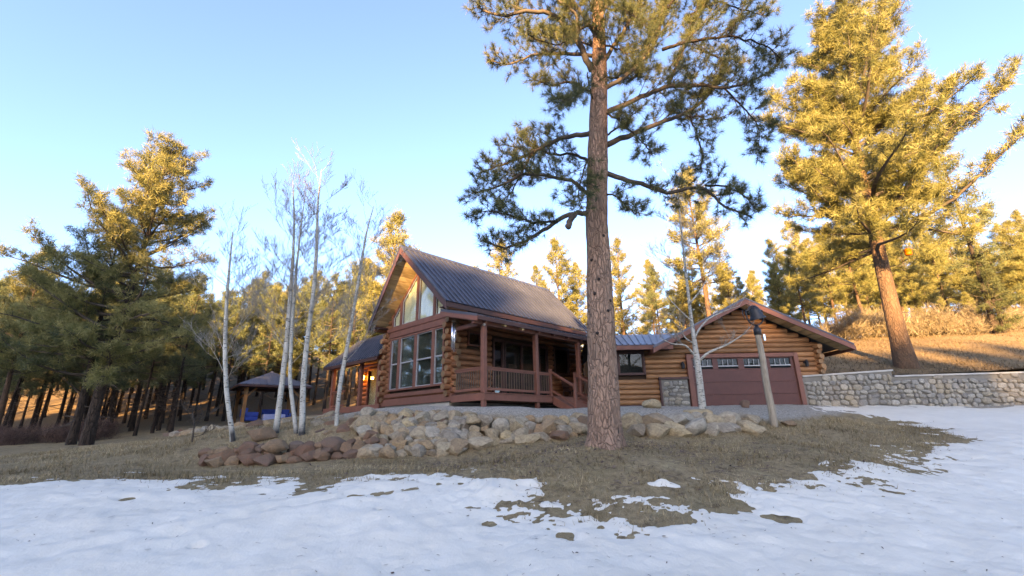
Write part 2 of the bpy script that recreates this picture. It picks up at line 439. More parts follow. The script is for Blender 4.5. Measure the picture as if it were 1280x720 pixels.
def ground_z(x, y):
    x = np.clip(np.asarray(x, float), -130, 130); y = np.clip(np.asarray(y, float), -110, 150); sh = x.shape; x = x.ravel(); y = y.ravel(); out = np.empty(len(x))
    n = len(CTRL)
    for i in range(0, len(x), 20000):
        a, b = x[i:i+20000], y[i:i+20000]
        d = np.sqrt((a[:, None]-CTRL[None, :, 0])**2 + (b[:, None]-CTRL[None, :, 1])**2 + _c*_c)
        out[i:i+20000] = d @ _W[:n] + _W[n] + _W[n+1]*a + _W[n+2]*b
    return out.reshape(sh)
def gz(x, y): return float(ground_z(np.array([x]), np.array([y]))[0])
def hit(px, py, y0=4.0, y1=80.0):
    d = ray(px, py); t = np.arange(y0, y1, .05); p = CAM[None] + d[None]*t[:, None]
    g = ground_z(p[:, 0], p[:, 1]); below = np.nonzero(p[:, 2] < g)[0]
    return p[below[0]] if len(below) else p[-1]

def axis_pts(fine0, fine1, step, far0, far1, grow=1.18):
    a = list(np.arange(fine0, fine1+step/2, step)); s = step; x = a[-1]
    while x < far1: s *= grow; x += s; a.append(x)
    s = step; x = a[0]; b = []
    while x > far0: s *= grow; x -= s; b.append(x)
    return np.array(b[::-1]+a)
gx, gy = axis_pts(-28, 28, .2, -900, 900), axis_pts(3, 30, .2, -500, 1500)
GX, GY = np.meshgrid(gx, gy)
GZ = ground_z(GX, GY)
near = np.clip((34-np.hypot(GX, GY-8))/8, 0, 1)
GZ = GZ + .035*vnoise(GX*.9, GY*.9, 3, 3)*near + .02*vnoise(GX*4, GY*4, 5, 2)*near
def sdist(poly, X, Y):
    """signed distance to polygon, positive inside"""
    P = np.array(poly); X = np.asarray(X); Y = np.asarray(Y); d = np.full(X.shape, 1e9); ins = np.zeros(X.shape, bool)
    for i in range(len(P)):
        a, b = P[i], P[(i+1) % len(P)]; e = b-a; t = np.clip(((X-a[0])*e[0]+(Y-a[1])*e[1])/(e@e+1e-12), 0, 1)
        d = np.minimum(d, np.hypot(X-a[0]-t*e[0], Y-a[1]-t*e[1]))
        c = ((a[1] > Y) != (b[1] > Y)) & (X < (b[0]-a[0])*(Y-a[1])/(b[1]-a[1]+1e-12)+a[0]); ins ^= c
    return np.where(ins, d, -d)
PAD = [(-6.5, 15.2), (-3.5, 14.2), (0, 13.9), (3, 14.2), (5.5, 14.8), (7.5, 15.6), (9.0, 15.6), (10.4, 16.4), (12.5, 18.3), (16, 19.6), (24, 20.2), (24, 24), (-6, 30), (-9, 24), (-7.6, 18)]
gr = np.clip(sdist(PAD, GX, GY)*1.6 + .5 + .9*vnoise(GX*1.3, GY*1.3, 9, 4), 0, 1)
lit = np.clip((np.maximum(GY-30, -GX-22) )/8 + .4*vnoise(GX*.4, GY*.4, 2, 3), 0, 1)
g_ob = link('ground', grid_mesh('ground', GX, GY, GZ, {'gravel': gr, 'litter': lit}), M['ground'])
tag(g_ob, 'sloping yard of dead brown grass and gravel around the log cabin', None, None, 'structure')

# ---- snow: a sheet of real thickness whose edge thins away into the grass
SNOW_PX = [(-60, 607), (0, 602), (60, 598), (130, 596), (240, 599), (330, 603), (430, 601), (520, 597), (575, 598), (600, 612), (640, 632), (690, 641), (760, 644), (835, 643), (870, 632), (905, 612), (960, 606), (1040, 601), (1085, 588), (1120, 568), (1170, 556), (1190, 546), (1150, 534), (1110, 524), (1060, 517), (1010, 512)]
sp = [tuple(hit(x, y)[:2]) for x, y in SNOW_PX]
sp = [(-60, sp[0][1]+8)] + sp + [(13.2, 20.35), (21, 20.35), (60, 20.35), (60, -30), (-60, -30)]
sx, sy = axis_pts(-12, 14.5, .042, -60, 60, 1.1), axis_pts(6.4, 12.0, .042, -30, 20.4, 1.04)
SX, SY = np.meshgrid(sx, np.minimum(sy, 20.4))
SD = sdist(sp, SX, SY)
SG = ground_z(SX, SY)
nn_ = np.clip((34-np.hypot(SX, SY-8))/8, 0, 1)
SG = SG + .035*vnoise(SX*.9, SY*.9, 3, 3)*nn_ + .02*vnoise(SX*4, SY*4, 5, 2)*nn_
edge = vnoise(SX*1.1, SY*2.0, 21, 5, gain=.6)
thick = np.clip(SD*.036, -.08, .06) + .055*edge - .004
thick += (.034*vnoise(SX*4.2, SY*6.5, 27, 4, gain=.65)+.014*vnoise(SX*13, SY*16, 61, 2))*np.exp(-(SD/1.0)**2)
thick += .009*vnoise(SX*.7, SY*.7, 31, 4)*np.clip(SD, 0, 1)
r2 = np.random.default_rng(5)
for k in range(170):      # dimples, old footprints and holes melted through to the grass
    x0, y0 = r2.uniform(-11, 12), r2.uniform(5.2, 12); dd = r2.uniform(.04, .11); ax = r2.uniform(.7, 2.0)
    dep = r2.choice([.010, .018, .032, .10], p=[.45, .3, .17, .08])
    if dep > .05: dd *= .7
    thick -= dep*np.exp(-(((SX-x0)/ax)**2+(SY-y0)**2)/(2*dd*dd))
for px, py, a, b, dep in [(980,648,.20,.08,.085), (830,650,.26,.10,.14), (640,606,.45,.16,-.07), (620,617,.3,.1,-.05), (707,671,.08,.06,.14), (611,656,.06,.04,.14), (892,630,.3,.12,.15), (830,606,.22,.07,-.085)]:
    h_ = hit(px, py); thick -= dep*np.exp(-((SX-h_[0])**2/(2*a*a)+(SY-h_[1])**2/(2*b*b)))*(1+.8*vnoise(SX*7, SY*7, 41, 2))
trk = [hit(x, y)[:2] for x, y in ((60, 700), (220, 672), (330, 640), (440, 622), (520, 612))]     # an old wheel track
for a, b in zip(trk[:-1], trk[1:]):
    e = b-a; t = np.clip(((SX-a[0])*e[0]+(SY-a[1])*e[1])/(e@e), 0, 1); d_ = np.hypot(SX-a[0]-t*e[0], SY-a[1]-t*e[1])
    thick -= .03*np.exp(-(d_/.13)**2)-.008*np.exp(-((d_-.25)/.1)**2)
s_ob = link('snow', grid_mesh('snow', SX, SY, SG+thick, keep=(thick > -.03)), M['snow'])
tag(s_ob, 'thin old snow covering the foreground and driveway with patchy melting edges', None, None, 'structure')
def build_yard_litter():
    r = np.random.default_rng(23); n = 1700; X = r.normal(2.0, 3.2, n); Y = 11+r.normal(0, 1.6, n)
    ok = (sdist(sp, X, Y) < 0) & (sdist(PAD, X, Y) < -.2) & (Y > 7); X, Y = X[ok], Y[ok]; n = len(X); Z = ground_z(X, Y)+.035*vnoise(X*.9, Y*.9, 3, 3)+.03
    az = r.uniform(0, 6.283, n); L = r.uniform(.05, .28, n); w = r.uniform(.004, .009, n); k = r.random(n) < .05; L[k] = .08; w[k] = .025
    dx = np.stack([np.cos(az)*L, np.sin(az)*L, r.uniform(-.02, .05, n)], -1); sd = np.stack([-np.sin(az)*w, np.cos(az)*w, 0*az], -1); b = np.stack([X, Y, Z], -1); up = np.array([0, 0, 1.0])*w[:, None]*1.4
    v = np.stack([b-dx*.5, b+sd, b+up, b-sd, b+dx*.5], 1).reshape(-1, 3); i = np.arange(n)[:, None]*5
    f = np.concatenate([i+np.array([0, 1, 2]), i+np.array([0, 2, 3]), i+np.array([1, 4, 2]), i+np.array([2, 4, 3])])
    o = link('yard_litter', tri_mesh('yard_litter', v, f, np.repeat(np.clip(r.normal(.6, .3, n), 0, 1), 5)), M['twig_red'])
    tag(o, 'fallen twigs and cones on the grass around the big pine', 'litter', None, 'stuff')
build_yard_litter()
def build_snow_litter():
    r = np.random.default_rng(15); n = 5200; X = r.uniform(-12, 16, n); Y = 5.3+8*r.random(n)**1.2
    d = sdist(sp, X, Y); cl = vnoise(X*.8, Y*.8, 51, 3); ok = (d > -.1) & (r.random(n) < np.exp(-np.clip(d, 0, 9)/1.1)*.9+.05+.25*np.clip(cl, 0, 1)); X, Y = X[ok], Y[ok]; n = len(X)
    # height of the snow surface there
    ix = np.clip(np.searchsorted(sx, X), 0, len(sx)-1); iy = np.clip(np.searchsorted(sy, Y), 0, len(sy)-1)
    Z = np.maximum((SG+thick)[iy, ix], SG[iy, ix])+.006
    az = r.uniform(0, 6.283, n); L = r.uniform(.02, .085, n); w = r.uniform(.0025, .007, n); k = r.random(n) < .12; w[k] *= 3; L[k] *= .7
    dx = np.stack([np.cos(az)*L, np.sin(az)*L, r.uniform(-.002, .012, n)], -1); sd = np.stack([-np.sin(az)*w, np.cos(az)*w, 0*az], -1); b = np.stack([X, Y, Z], -1)
    v = np.stack([b-dx*.5-sd, b-dx*.5+sd, b+dx*.5+sd, b+dx*.5-sd], 1).reshape(-1, 3)
    o = link('needle_litter', tri_mesh('needle_litter', v, np.arange(4*n).reshape(-1, 4), np.repeat(np.clip(r.normal(.35, .25, n), 0, 1), 4)), M['twig_red'])
    tag(o, 'fallen pine needles and bark bits scattered on the snow', 'litter', None, 'stuff')
build_snow_litter()
def snow_t(x, y):
    return float(sdist(sp, np.array([x]), np.array([y]))[0])

# ---- grass blades on the open ground
def build_grass():
    n = 230000; X = NR.uniform(-17, 15, n); Y = NR.uniform(6.3, 17.5, n)
    s = sdist(sp, X, Y) + .55*vnoise(X*1.1, Y*2.0, 21, 5, gain=.6); p = sdist(PAD, X, Y)
    cl = vnoise(X*1.6, Y*1.6, 8, 3)
    ok = (s < NR.exponential(.16, n)+.04) & (p + .5*cl < .1) & (cl + .5*vnoise(X*.7, Y*1.4, 33, 3) + NR.uniform(-.5, .8, n) > .05); X, Y, cl = X[ok], Y[ok], cl[ok]; n = len(X); cl = cl+.6*vnoise(X*.5, Y*.9, 88, 2)
    Z = ground_z(X, Y) + .035*vnoise(X*.9, Y*.9, 3, 3) + .02*vnoise(X*4, Y*4, 5, 2) - .012
    L = NR.uniform(.05, .14, n)*(1+.6*cl); az = NR.uniform(0, 2*np.pi, n); lean = NR.uniform(.4, 1.3, n); w = NR.uniform(.005, .010, n)
    b = np.stack([X, Y, Z], -1); d = np.stack([np.cos(az)*np.sin(lean), np.sin(az)*np.sin(lean), np.cos(lean)], -1)
    sd = np.stack([-np.sin(az), np.cos(az), np.zeros(n)], -1)*w[:, None]
    v = np.stack([b-sd, b+sd, b+d*L[:, None]], 1).reshape(-1, 3)
    t = np.clip(NR.normal(.5, .2, n)+.6*vnoise(X*.7, Y*1.1, 77, 4), 0, 1)
    o = link('dead_grass', tri_mesh('dead_grass', v, np.arange(3*n).reshape(-1, 3), np.repeat(t, 3)), M['grass'])
    tag(o, 'short dead tan and olive grass on the bare slope', 'grass', None, 'stuff')
build_grass()

# ---- the hillside held up by the cobble wall
hx, hy = axis_pts(11.5, 46, .35, 3, 420, 1.15), axis_pts(20.95, 46, .35, 20.94, 400, 1.15)
HX, HY = np.meshgrid(hx, hy)
def hill_z(x, y):
    x = np.asarray(x, float); y = np.asarray(y, float)
    k = np.clip((x-9.5)/5.5, 0, 1); k = k*k*(3-2*k)
    back = np.clip((y-20.9)/14, 0, 3.2)
    rise = 3.58 + (x-14)*.012 + 4.1*np.where(back < 1, back*(1.18-.18*back), 1+(back-1)*.42)*(1+.006*(x-30))
    return 1.9 + (rise-1.9)*np.maximum(k, np.clip((y-27)/14, 0, 1)*.75) + .10*vnoise(x*.35, y*.35, 14, 3)
HZ = hill_z(HX, HY) + .03*vnoise(HX*2, HY*2, 4, 2)
h_ob = link('hillside', grid_mesh('hillside', HX, HY, HZ, {'gravel': HX*0, 'litter': np.clip(.75+.4*vnoise(HX*.25, HY*.25, 6, 3), 0, 1)}), M['ground'])
tag(h_ob, 'brown needle-strewn hillside rising behind the cobblestone retaining wall', None, None, 'structure')

def build_litter():
    n = 60000; X = NR.uniform(13, 40, n); Y = 21.0+17*NR.random(n)**1.3
    Z = hill_z(X, Y)+.03*vnoise(X*2, Y*2, 4, 2)-.01; cl = vnoise(X*.7, Y*.7, 19, 3)
    ok = cl+NR.uniform(-.6, .6, n) > -.1; X, Y, Z = X[ok], Y[ok], Z[ok]; n = len(X)
    L = NR.uniform(.07, .22, n); az = NR.uniform(0, 6.283, n); lean = NR.uniform(.3, 1.4, n); w = NR.uniform(.008, .018, n)
    b = np.stack([X, Y, Z], -1); d = np.stack([np.cos(az)*np.sin(lean), np.sin(az)*np.sin(lean), np.cos(lean)], -1); sd = np.stack([-np.sin(az), np.cos(az), 0*az], -1)*w[:, None]
    v = np.stack([b-sd, b+sd, b+d*L[:, None]], 1).reshape(-1, 3)
    o = link('hill_grass', tri_mesh('hill_grass', v, np.arange(3*n).reshape(-1, 3), np.repeat(np.clip(NR.normal(.5, .25, n), 0, 1), 3)), M['hill_litter'])
    tag(o, 'dry grass and needle litter on the right hillside', 'grass', None, 'stuff')
build_litter()

# ------------------------------------------------------------------ log cabin
def mapper(kind, c):
    """wall coordinates: s along the wall, d outwards, z up -> local xyz"""
    if kind == 'x': return lambda s, d, z: (c-d, s, z)       # wall in the plane x = c, facing -x
    return lambda s, d, z: (s, c-d, z)                        # wall in the plane y = c, facing -y
def mbox(mb, mp, s0, s1, d0, d1, z0, z1):
    p, q = mp(s0, d0, z0), mp(s1, d1, z1)
    return mb.box(min(p[0], q[0]), max(p[0], q[0]), min(p[1], q[1]), max(p[1], q[1]), z0, z1)

def log(parent, a, b, r, mat='log', n=10):
    a, b = Vector(a), Vector(b); L = (b-a).length
    mb = MB(); prof = []
    for k in range(n):
        t = 2*math.pi*(k+.5)/n; prof.append((r*1.0*math.cos(t), r*.99*math.sin(t)))
    j = [rnd.uniform(.94, 1.05) for _ in range(3)]
    xs = [0, .03, L*.5, L-.03, L]; sc = [.93, j[0], j[1], j[2], .93]
    vs = [(x, p[0]*s_, p[1]*s_) for x, s_ in zip(xs, sc) for p in prof]
    fs = [(i*n+k, i*n+(k+1) % n, (i+1)*n+(k+1) % n, (i+1)*n+k) for i in range(4) for k in range(n)]
    fs += [tuple(range(n))[::-1], tuple(4*n+k for k in range(n))]
    mb.add(vs, fs); me = mb.mesh('log'); me.materials.append(M[mat]); me.materials.append(M['log_end'])
    for p in me.polygons:
        if len(p.vertices) == n: p.material_index = 1
        else: p.use_smooth = True
    o = link('log', me, None, parent); o.location = a
    o.rotation_euler = (0, 0, math.atan2(b.y-a.y, b.x-a.x)); return o

def log_wall(parent, mp, s0, s1, z0, z1, row, holes, ext=(.3, .3), alt=0, mat='log', limit=None, r=None):
    n = int(round((z1-z0)/row))
    for i in range(n):
        z = z0+(i+.5)*row; e = 1.0 if (i+alt) % 2 == 0 else .55
        a, b = s0-ext[0]*e, s1+ext[1]*e
        if limit:
            lo, hi = limit(z); a, b = max(a, lo), min(b, hi)
        segs = [(a, b)]
        for (h0, h1, k0, k1) in holes:
            if z+row*.3 > k0 and z-row*.3 < k1:
                ns = []
                for (p, q) in segs:
                    if h1 <= p or h0 >= q: ns.append((p, q))
                    else:
                        if h0-p > .06: ns.append((p, h0))
                        if q-h1 > .06: ns.append((h1, q))
                segs = ns
        for (p, q) in segs:
            log(parent, mp(p, -.12, z), mp(q, -.12, z), r or row*.535, mat)

def window(parent, mp, s0, s1, z0, z1, casing='trim', cw=.09, style='plain', back='interior', name='window', glass='glass'):
    """casing with sash, pane and what one sees behind the glass"""
    mb = MB()
    for (a, b, c, d) in ((s0-cw, s0, z0-cw, z1+cw), (s1, s1+cw, z0-cw, z1+cw), (s0, s1, z1, z1+cw), (s0, s1, z0-cw, z0)):
        mbox(mb, mp, a, b, -.10, .06, c, d)
    w = mb.build(name, M[casing], parent, bevel=.008)
    f = MB(); t = .034
    for (a, b, c, d) in ((s0, s0+t, z0, z1), (s1-t, s1, z0, z1), (s0+t, s1-t, z1-t, z1), (s0+t, s1-t, z0, z0+t)):
        mbox(f, mp, a, b, -.06, .015, c, d)
    if style == 'hung': mbox(f, mp, s0+t, s1-t, -.055, .01, (z0+z1)/2-.03, (z0+z1)/2+.03)
    f.build('sash', M['sash' if style == 'hung' else 'trim_dark'], w)
    if style == 'hung':
        zm = (z0+z1)/2
        for c, d, dd in ((z0+t, zm-.03, -.035), (zm+.03, z1-t, -.02)):
            g = MB(); mbox(g, mp, s0+t, s1-t, dd-.006, dd, c, d); g.build('pane', M[glass], w)
    else:
        g = MB(); mbox(g, mp, s0+t, s1-t, -.036, -.03, z0+t, z1-t); g.build('pane', M[glass], w)
    bk = MB(); mbox(bk, mp, s0+.01, s1-.01, -.115, -.10, z0+.01, z1-.01); bk.build('pane_backing', M[back], w)  # flat panel
    return w

PX0, PY0 = -1.07, 17.0
cabin = thing('log_cabin', 'log cabin with steep brown metal roof, tall gable windows and railed porch', 'cabin', (PX0, PY0, 0), R(45.5))
RIDGE_Y, RIDGE_Z, EAVE_Z, EAVE_R, EAVE_L = 4.52, 9.62, 6.50, 1.45, 7.59
mg = mapper('x', 0.0)
# gable wall
gw = MB(); gw.prism([(2.0, 2.9), (7.05, 2.9), (7.05, 6.3), (RIDGE_Y, 9.0), (2.0, 6.3)], 'x', .10, .3)
gable = gw.build('gable_wall', M['core'], cabin)
log_wall(gable, mg, 2.0, 7.05, 2.93, 6.18, .25, [(2.42, 6.70, 3.22, 5.82)], (.32, .3))
# trim boards of the gable
def gtrim(y0, y1, z0, z1, d=.07, mat='trim'):
    mb = MB(); mbox(mb, mg, y0, y1, -.12, d, z0, z1); return mb.build('trim_board', M[mat], gable, bevel=.01)
gtrim(2.3, 6.8, 5.78, 6.06, .05); gtrim(2.1, 6.98, 6.063, 6.24, .09)
gtrim(1.9, 7.1, 3.0, 3.16, .035)
# lower windows
for (a, b) in ((2.54, 3.14), (3.32, 4.47), (4.65, 5.80), (5.98, 6.60)):
    window(cabin, mg, a, b, 3.36, 5.66, cw=.085, style='hung', back='window_grey')
# upper trapezoid windows under the gable
def top_z(y): return 8.62-.93*abs(y-4.55)
for (a, b) in ((2.56, 3.14), (3.30, 4.47), (4.63, 5.80), (5.96, 6.54)):
    za, zb = top_z(a), top_z(b); z0 = 6.31
    w = MB(); t = .075
    outer = [(a-t, z0-t), (b+t, z0-t), (b+t, top_z(b+t)+.11), (a-t, top_z(a-t)+.11)]
    inner = [(a, z0), (b, z0), (b, zb), (a, za)]
    for i in range(4):
        p, q, r_, s_ = outer[i], outer[(i+1) % 4], inner[(i+1) % 4], inner[i]
        w.prism([p, q, r_, s_], 'x', -.06, .1)
    wo = w.build('gable_window', M['trim'], cabin)
    g = MB(); g.prism(inner, 'x', .025, .031); g.build('pane', M['glass'], wo)
    f = MB(); ii = [(a+.035, z0+.035), (b-.035, z0+.035), (b-.035, zb-.05), (a+.035, za-.05)]
    for i in range(4): f.prism([inner[i], inner[(i+1) % 4], ii[(i+1) % 4], ii[i]], 'x', -.01, .022)
    f.build('sash', M['sash'], wo)
    c = MB(); k = 10; pl = []
    for i in range(k+1):
        y = a+(b-a)*i/k; pl.append((.075+.018*(-1)**i, y))
    cv = []
    for (x, y) in pl: cv += [(x, y, z0), (x, y, max(z0+.1, top_z(y)-.02))]
    c.add(cv, [(2*i, 2*i+2, 2*i+3, 2*i+1) for i in range(k)])
    c.build('reflection_sheet', M['reflection_sheet'], wo)  # pleated sheet coloured as the pale reflection in the pane
# siding beside the upper windows
for sgn in (-1, 1):
    for i in range(4):
        z = 6.36+.25*i
        yo = RIDGE_Y + sgn*(RIDGE_Z-.42-z)/1.016; yi = 4.55 + sgn*max(.1, (8.62+.13-z)/.93 if z > 6.95 else 2.08)
        if abs(yo-yi) > .1 and sgn*(yo-yi) > 0: log(gable, (.12, min(yo, yi), z), (.12, max(yo, yi), z), .133)
# the rest of the shell
mp_p = mapper('y', 2.0)
pw = MB(); pw.box(.31, 8.9, 2.10, 2.3, 2.6, 6.4)
porch_wall = pw.build('porch_wall', M['core'], cabin)
log_wall(porch_wall, mp_p, 0.0, 8.85, 2.93-.125, 6.31, .25, [(.83, 1.57, 4.9, 5.55), (2.25, 6.0, 2.8, 5.42), (6.48, 7.72, 4.05, 5.5)], (.32, .15), 1)
bw = MB(); bw.box(.31, 8.9, 6.8, 7.0, 2.6, 6.4); bw.prism([(2.31, 2.6), (6.79, 2.6), (6.79, 6.4), (RIDGE_Y, 9.2), (2.31, 6.4)], 'x', 8.7, 8.9)
bw.build('back_wall', M['log'], cabin)
lw = mapper('y', 7.1)
sidew = MB(); sidew.box(.31, 2.0, 7.02, 7.04, 2.6, 6.2); side = sidew.build('side_wall', M['core'], cabin)
for i in range(13):
    z = 2.93+.25*i; e = .3 if i % 2 else .15
    log(side, (-e, 7.12, z), (1.9, 7.12, z), .133)
# foundation
fb = MB(); fb.box(.04, 8.8, 2.12, 6.95, 1.7, 2.62); fb.build('foundation', M['concrete'], cabin)
fb = MB(); fb.box(-.06, .28, 1.9, 7.15, 2.62, 2.925); fb.build('skirt_board', M['trim'], cabin, bevel=.01)
# porch wall openings
window(cabin, mp_p, .90, 1.50, 4.97, 5.48, cw=.05, casing='trim')
window(cabin, mp_p, 6.57, 7.62, 4.16, 5.40, cw=.07, casing='trim_dark')
window(cabin, mp_p, 2.36, 2.86, 2.98, 5.32, cw=.08, casing='trim_dark', name='sidelight')
window(cabin, mp_p, 5.40, 5.90, 2.98, 5.32, cw=.08, casing='trim_dark', name='sidelight')
for (a, b) in ((3.05, 4.10), (4.16, 5.22)):
    d = window(cabin, mp_p, a, b, 2.98, 5.32, cw=.055, casing='trim_dark', name='glass_door')
    h = MB(); x = b-.07 if a < 4 else a+.07
    h.bar((x, 1.94, 3.85), (x, 1.94, 4.1), .03, .03); h.build('handle', M['alu'], d)
# deck, posts and porch roof
dk = MB(); dk.box(.0, 7.3, -.02, 1.9, 2.74, 2.80); deck = dk.build('deck', M['deck'], cabin)
for i in range(13):
    b_ = MB(); y = -.05+i*.146; b_.box(-.05, 7.3, y, y+.139, 2.803, 2.838); b_.build('deck_board', M['deck'], deck)
fc = MB(); fc.box(-.05, 3.74, -.09, -.052, 2.56, 2.80); fc.build('fascia_board', M['trim'], deck, bevel=.006)
fc = MB(); fc.box(5.6, 7.3, -.09, -.052, 2.56, 2.80); fc.build('fascia_board', M['trim'], deck, bevel=.006)
fc = MB(); fc.box(-.092, -.054, -.09, 1.86, 2.56, 2.80); fc.build('fascia_board', M['trim'], deck, bevel=.006)
nose = MB(); nose.box(-.12, 7.32, -.12, -.051, 2.802, 2.842); nose.build('nosing', M['trim'], deck, bevel=.006)
for x in (0.0, 2.92, 5.87, 7.2):
    p = MB(); p.box(x-.09, x+.09, -.05, .13, 2.84, 5.34); p.build('porch_post', M['trim'], cabin, bevel=.012)
    s_ = MB(); s_.box(x-.08, x+.08, -.03, .12, 2.0, 2.74); s_.build('pier_post', M['trim'], cabin, bevel=.01)
    s_ = MB(); s_.box(x-.15, x+.15, -.1, .19, 1.9, 2.24); s_.build('pier_footing', M['concrete'], cabin, bevel=.02)
bm_ = MB(); bm_.box(-.55, 7.5, -.045, .125, 5.34, 5.53); bm_.build('porch_beam', M['trim'], cabin, bevel=.01)
bm_ = MB(); bm_.box(-.07, .11, .13, 2.0, 5.37, 5.53); bm_.build('porch_beam', M['trim'], cabin, bevel=.01)
def slab(name, mat, parent, c4, t, rib=0, ribs=(0, 0)):
    """roof slab from four corners (front-low, back-low, back-high, front-high), thickness t; ribs run up the slope"""
    c = [Vector(p) for p in c4]; nrm = (c[1]-c[0]).cross(c[3]-c[0]).normalized()
    if nrm.z < 0: nrm = -nrm
    mb = MB(); mb.add(c+[p-nrm*t for p in c], [(0,1,2,3),(7,6,5,4),(0,4,5,1),(1,5,6,2),(2,6,7,3),(3,7,4,0)])
    if rib:
        n = int((c[1]-c[0]).length/rib)
        for i in range(n+1):
            f_ = i/n; a = c[0].lerp(c[1], f_); b = c[3].lerp(c[2], f_)
            mb.bar(a+nrm*.022, b+nrm*.022, .04, .05, nrm)
    return mb.build(name, mat, parent)
XF, XB = -.75, 9.0; XFR, XBR = -1.1, 9.3
roof_r = slab('roof_slope', M['roof'], cabin, [(XF, EAVE_R, EAVE_Z), (XB, EAVE_R, EAVE_Z), (XBR, RIDGE_Y, RIDGE_Z), (XFR, RIDGE_Y, RIDGE_Z)], .05, .29)
roof_l = slab('roof_slope', M['roof'], cabin, [(XF, EAVE_L, EAVE_Z), (XB, EAVE_L, EAVE_Z), (XBR, RIDGE_Y, RIDGE_Z), (XFR, RIDGE_Y, RIDGE_Z)], .05, .29)
rc = MB(); rc.prism([(RIDGE_Y-.16, RIDGE_Z-.12), (RIDGE_Y, RIDGE_Z+.06), (RIDGE_Y+.16, RIDGE_Z-.12), (RIDGE_Y+.15, RIDGE_Z-.15), (RIDGE_Y, RIDGE_Z+.03), (RIDGE_Y-.15, RIDGE_Z-.15)], 'x', XFR-.02, XBR); rc.build('ridge_cap', M['roof'], roof_r)
for sg, ey, ro in ((-1, EAVE_R, roof_r), (1, EAVE_L, roof_l)):
    # rake fascia at the front, soffit boards and purlin ends below
    def on(t, x, drop): return Vector((x, RIDGE_Y+(ey-RIDGE_Y)*t, RIDGE_Z+(EAVE_Z-RIDGE_Z)*t-drop))
    mb = MB()
    a0, a1 = on(0, XFR-.02, .07), on(1.01, XF-.02, .07); b0, b1 = on(0, XFR-.02, .36), on(1.01, XF-.02, .36)
    th = Vector((.045, 0, 0)); mb.add([a0, a1, b1, b0, a0+th, a1+th, b1+th, b0+th], [(0,1,2,3),(7,6,5,4),(0,4,5,1),(1,5,6,2),(2,6,7,3),(3,7,4,0)])
    mb.build('rake_fascia', M['trim_dark'], ro)
    n = 17
    for i in range(n):
        t0, t1 = i/n+.003, (i+1)/n-.004; xf = XFR+(XF-XFR)*(i+.5)/n
        s0, s1 = on(t0, xf+.06, .16), on(t1, xf+.06, .16); e0, e1 = on(t0, .3, .16), on(t1, .3, .16); dn = Vector((0, 0, -.03))
        mb = MB(); mb.add([s0, s1, e1, e0, s0+dn, s1+dn, e1+dn, e0+dn], [(0,1,2,3),(7,6,5,4),(0,4,5,1),(1,5,6,2),(2,6,7,3),(3,7,4,0)])
        mb.build('soffit_board', M['pine_board'], ro)
    for t in (.955,):
        p = on(t, XF+.18, .36); log(ro, (p.x, p.y, p.z), (.4, p.y, p.z), .12, 'log')
    mb = MB(); y = ey+.02*sg
    mb.box(XF, XB, min(y, y-.04*sg), max(y, y-.04*sg), EAVE_Z-.26, EAVE_Z-.065); mb.build('eave_fascia', M['trim_dark'], ro)
    mb = MB(); mb.box(XF+.1, XB-.05, min(ey-.05*sg, 4.52+sg*2.5), max(ey-.05*sg, 4.52+sg*2.5), EAVE_Z-.2, EAVE_Z-.16); mb.build('eave_soffit', M['trim_dark'], ro)
pr = slab('porch_roof', M['roof'], cabin, [(-.62, -.28, 5.60), (8.4, -.28, 5.60), (8.4, 1.95, 6.20), (-.62, 1.95, 6.20)], .05, .29)
mb = MB(); mb.box(-.62, 8.4, -.30, -.255, 5.44, 5.585); mb.build('eave_fascia', M['trim_dark'], pr)
mb = MB(); mb.add([(-.66, -.31, 5.37), (-.66, 1.95, 5.97), (-.66, 1.95, 6.14), (-.66, -.31, 5.54), (-.61, -.31, 5.37), (-.61, 1.95, 5.97), (-.61, 1.95, 6.14), (-.61, -.31, 5.54)], [(0,1,2,3),(7,6,5,4),(0,4,5,1),(1,5,6,2),(2,6,7,3),(3,7,4,0)]); mb.build('rake_fascia', M['trim'], pr)
mb = MB(); mb.add([(-.6, -.25, 5.535), (8.35, -.25, 5.535), (8.35, 1.95, 6.125), (-.6, 1.95, 6.125), (-.6, -.25, 5.515), (8.35, -.25, 5.515), (8.35, 1.95, 6.105), (-.6, 1.95, 6.105)], [(0,1,2,3),(7,6,5,4),(0,4,5,1),(1,5,6,2),(2,6,7,3),(3,7,4,0)]); mb.build('porch_soffit', M['pine_board'], pr)
for i in range(8):
    x = -.1+i*1.0; mb = MB(); mb.bar((x, -.24, 5.44), (x, 1.95, 6.03), .10, .14); mb.build('rafter', M['pine_board'] if i in (1, 2) else M['trim'], pr)
# railings
def railing(pts, nb, name='railing'):
    (a, b) = (Vector(pts[0]), Vector(pts[1])); mb = MB(); up = Vector((0,0,1))
    mb.bar(a+up*.93, b+up*.93, .10, .05); rail = mb.build(name, M['trim'], cabin, bevel=.008)
    mb = MB(); mb.bar(a+up*.14, b+up*.14, .05, .09); mb.build('bottom_rail', M['trim'], rail)
    mb = MB(); mb.bar(a+up*.87, b+up*.87, .04, .07); mb.build('top_rail', M['trim'], rail)
    base = MB(); base.bar((0,0,.185), (0,0,.835), .026, .026); bme = base.mesh('baluster')
    for i in range(nb):
        o = link('baluster', bme, M['spindle'], rail); o.location = a.lerp(b, (i+.7)/(nb+.4))
    return rail
railing([(0.09, .04, 2.84), (2.83, .04, 2.84)], 19)
railing([(0.0, .13, 2.84), (0.0, 1.72, 2.84)], 12)
railing([(3.01, .04, 2.84), (3.76, .04, 2.84)], 5)
railing([(5.56, .04, 2.84), (5.78, .04, 2.84)], 1)
railing([(5.96, .04, 2.84), (7.15, .04, 2.84)], 8)
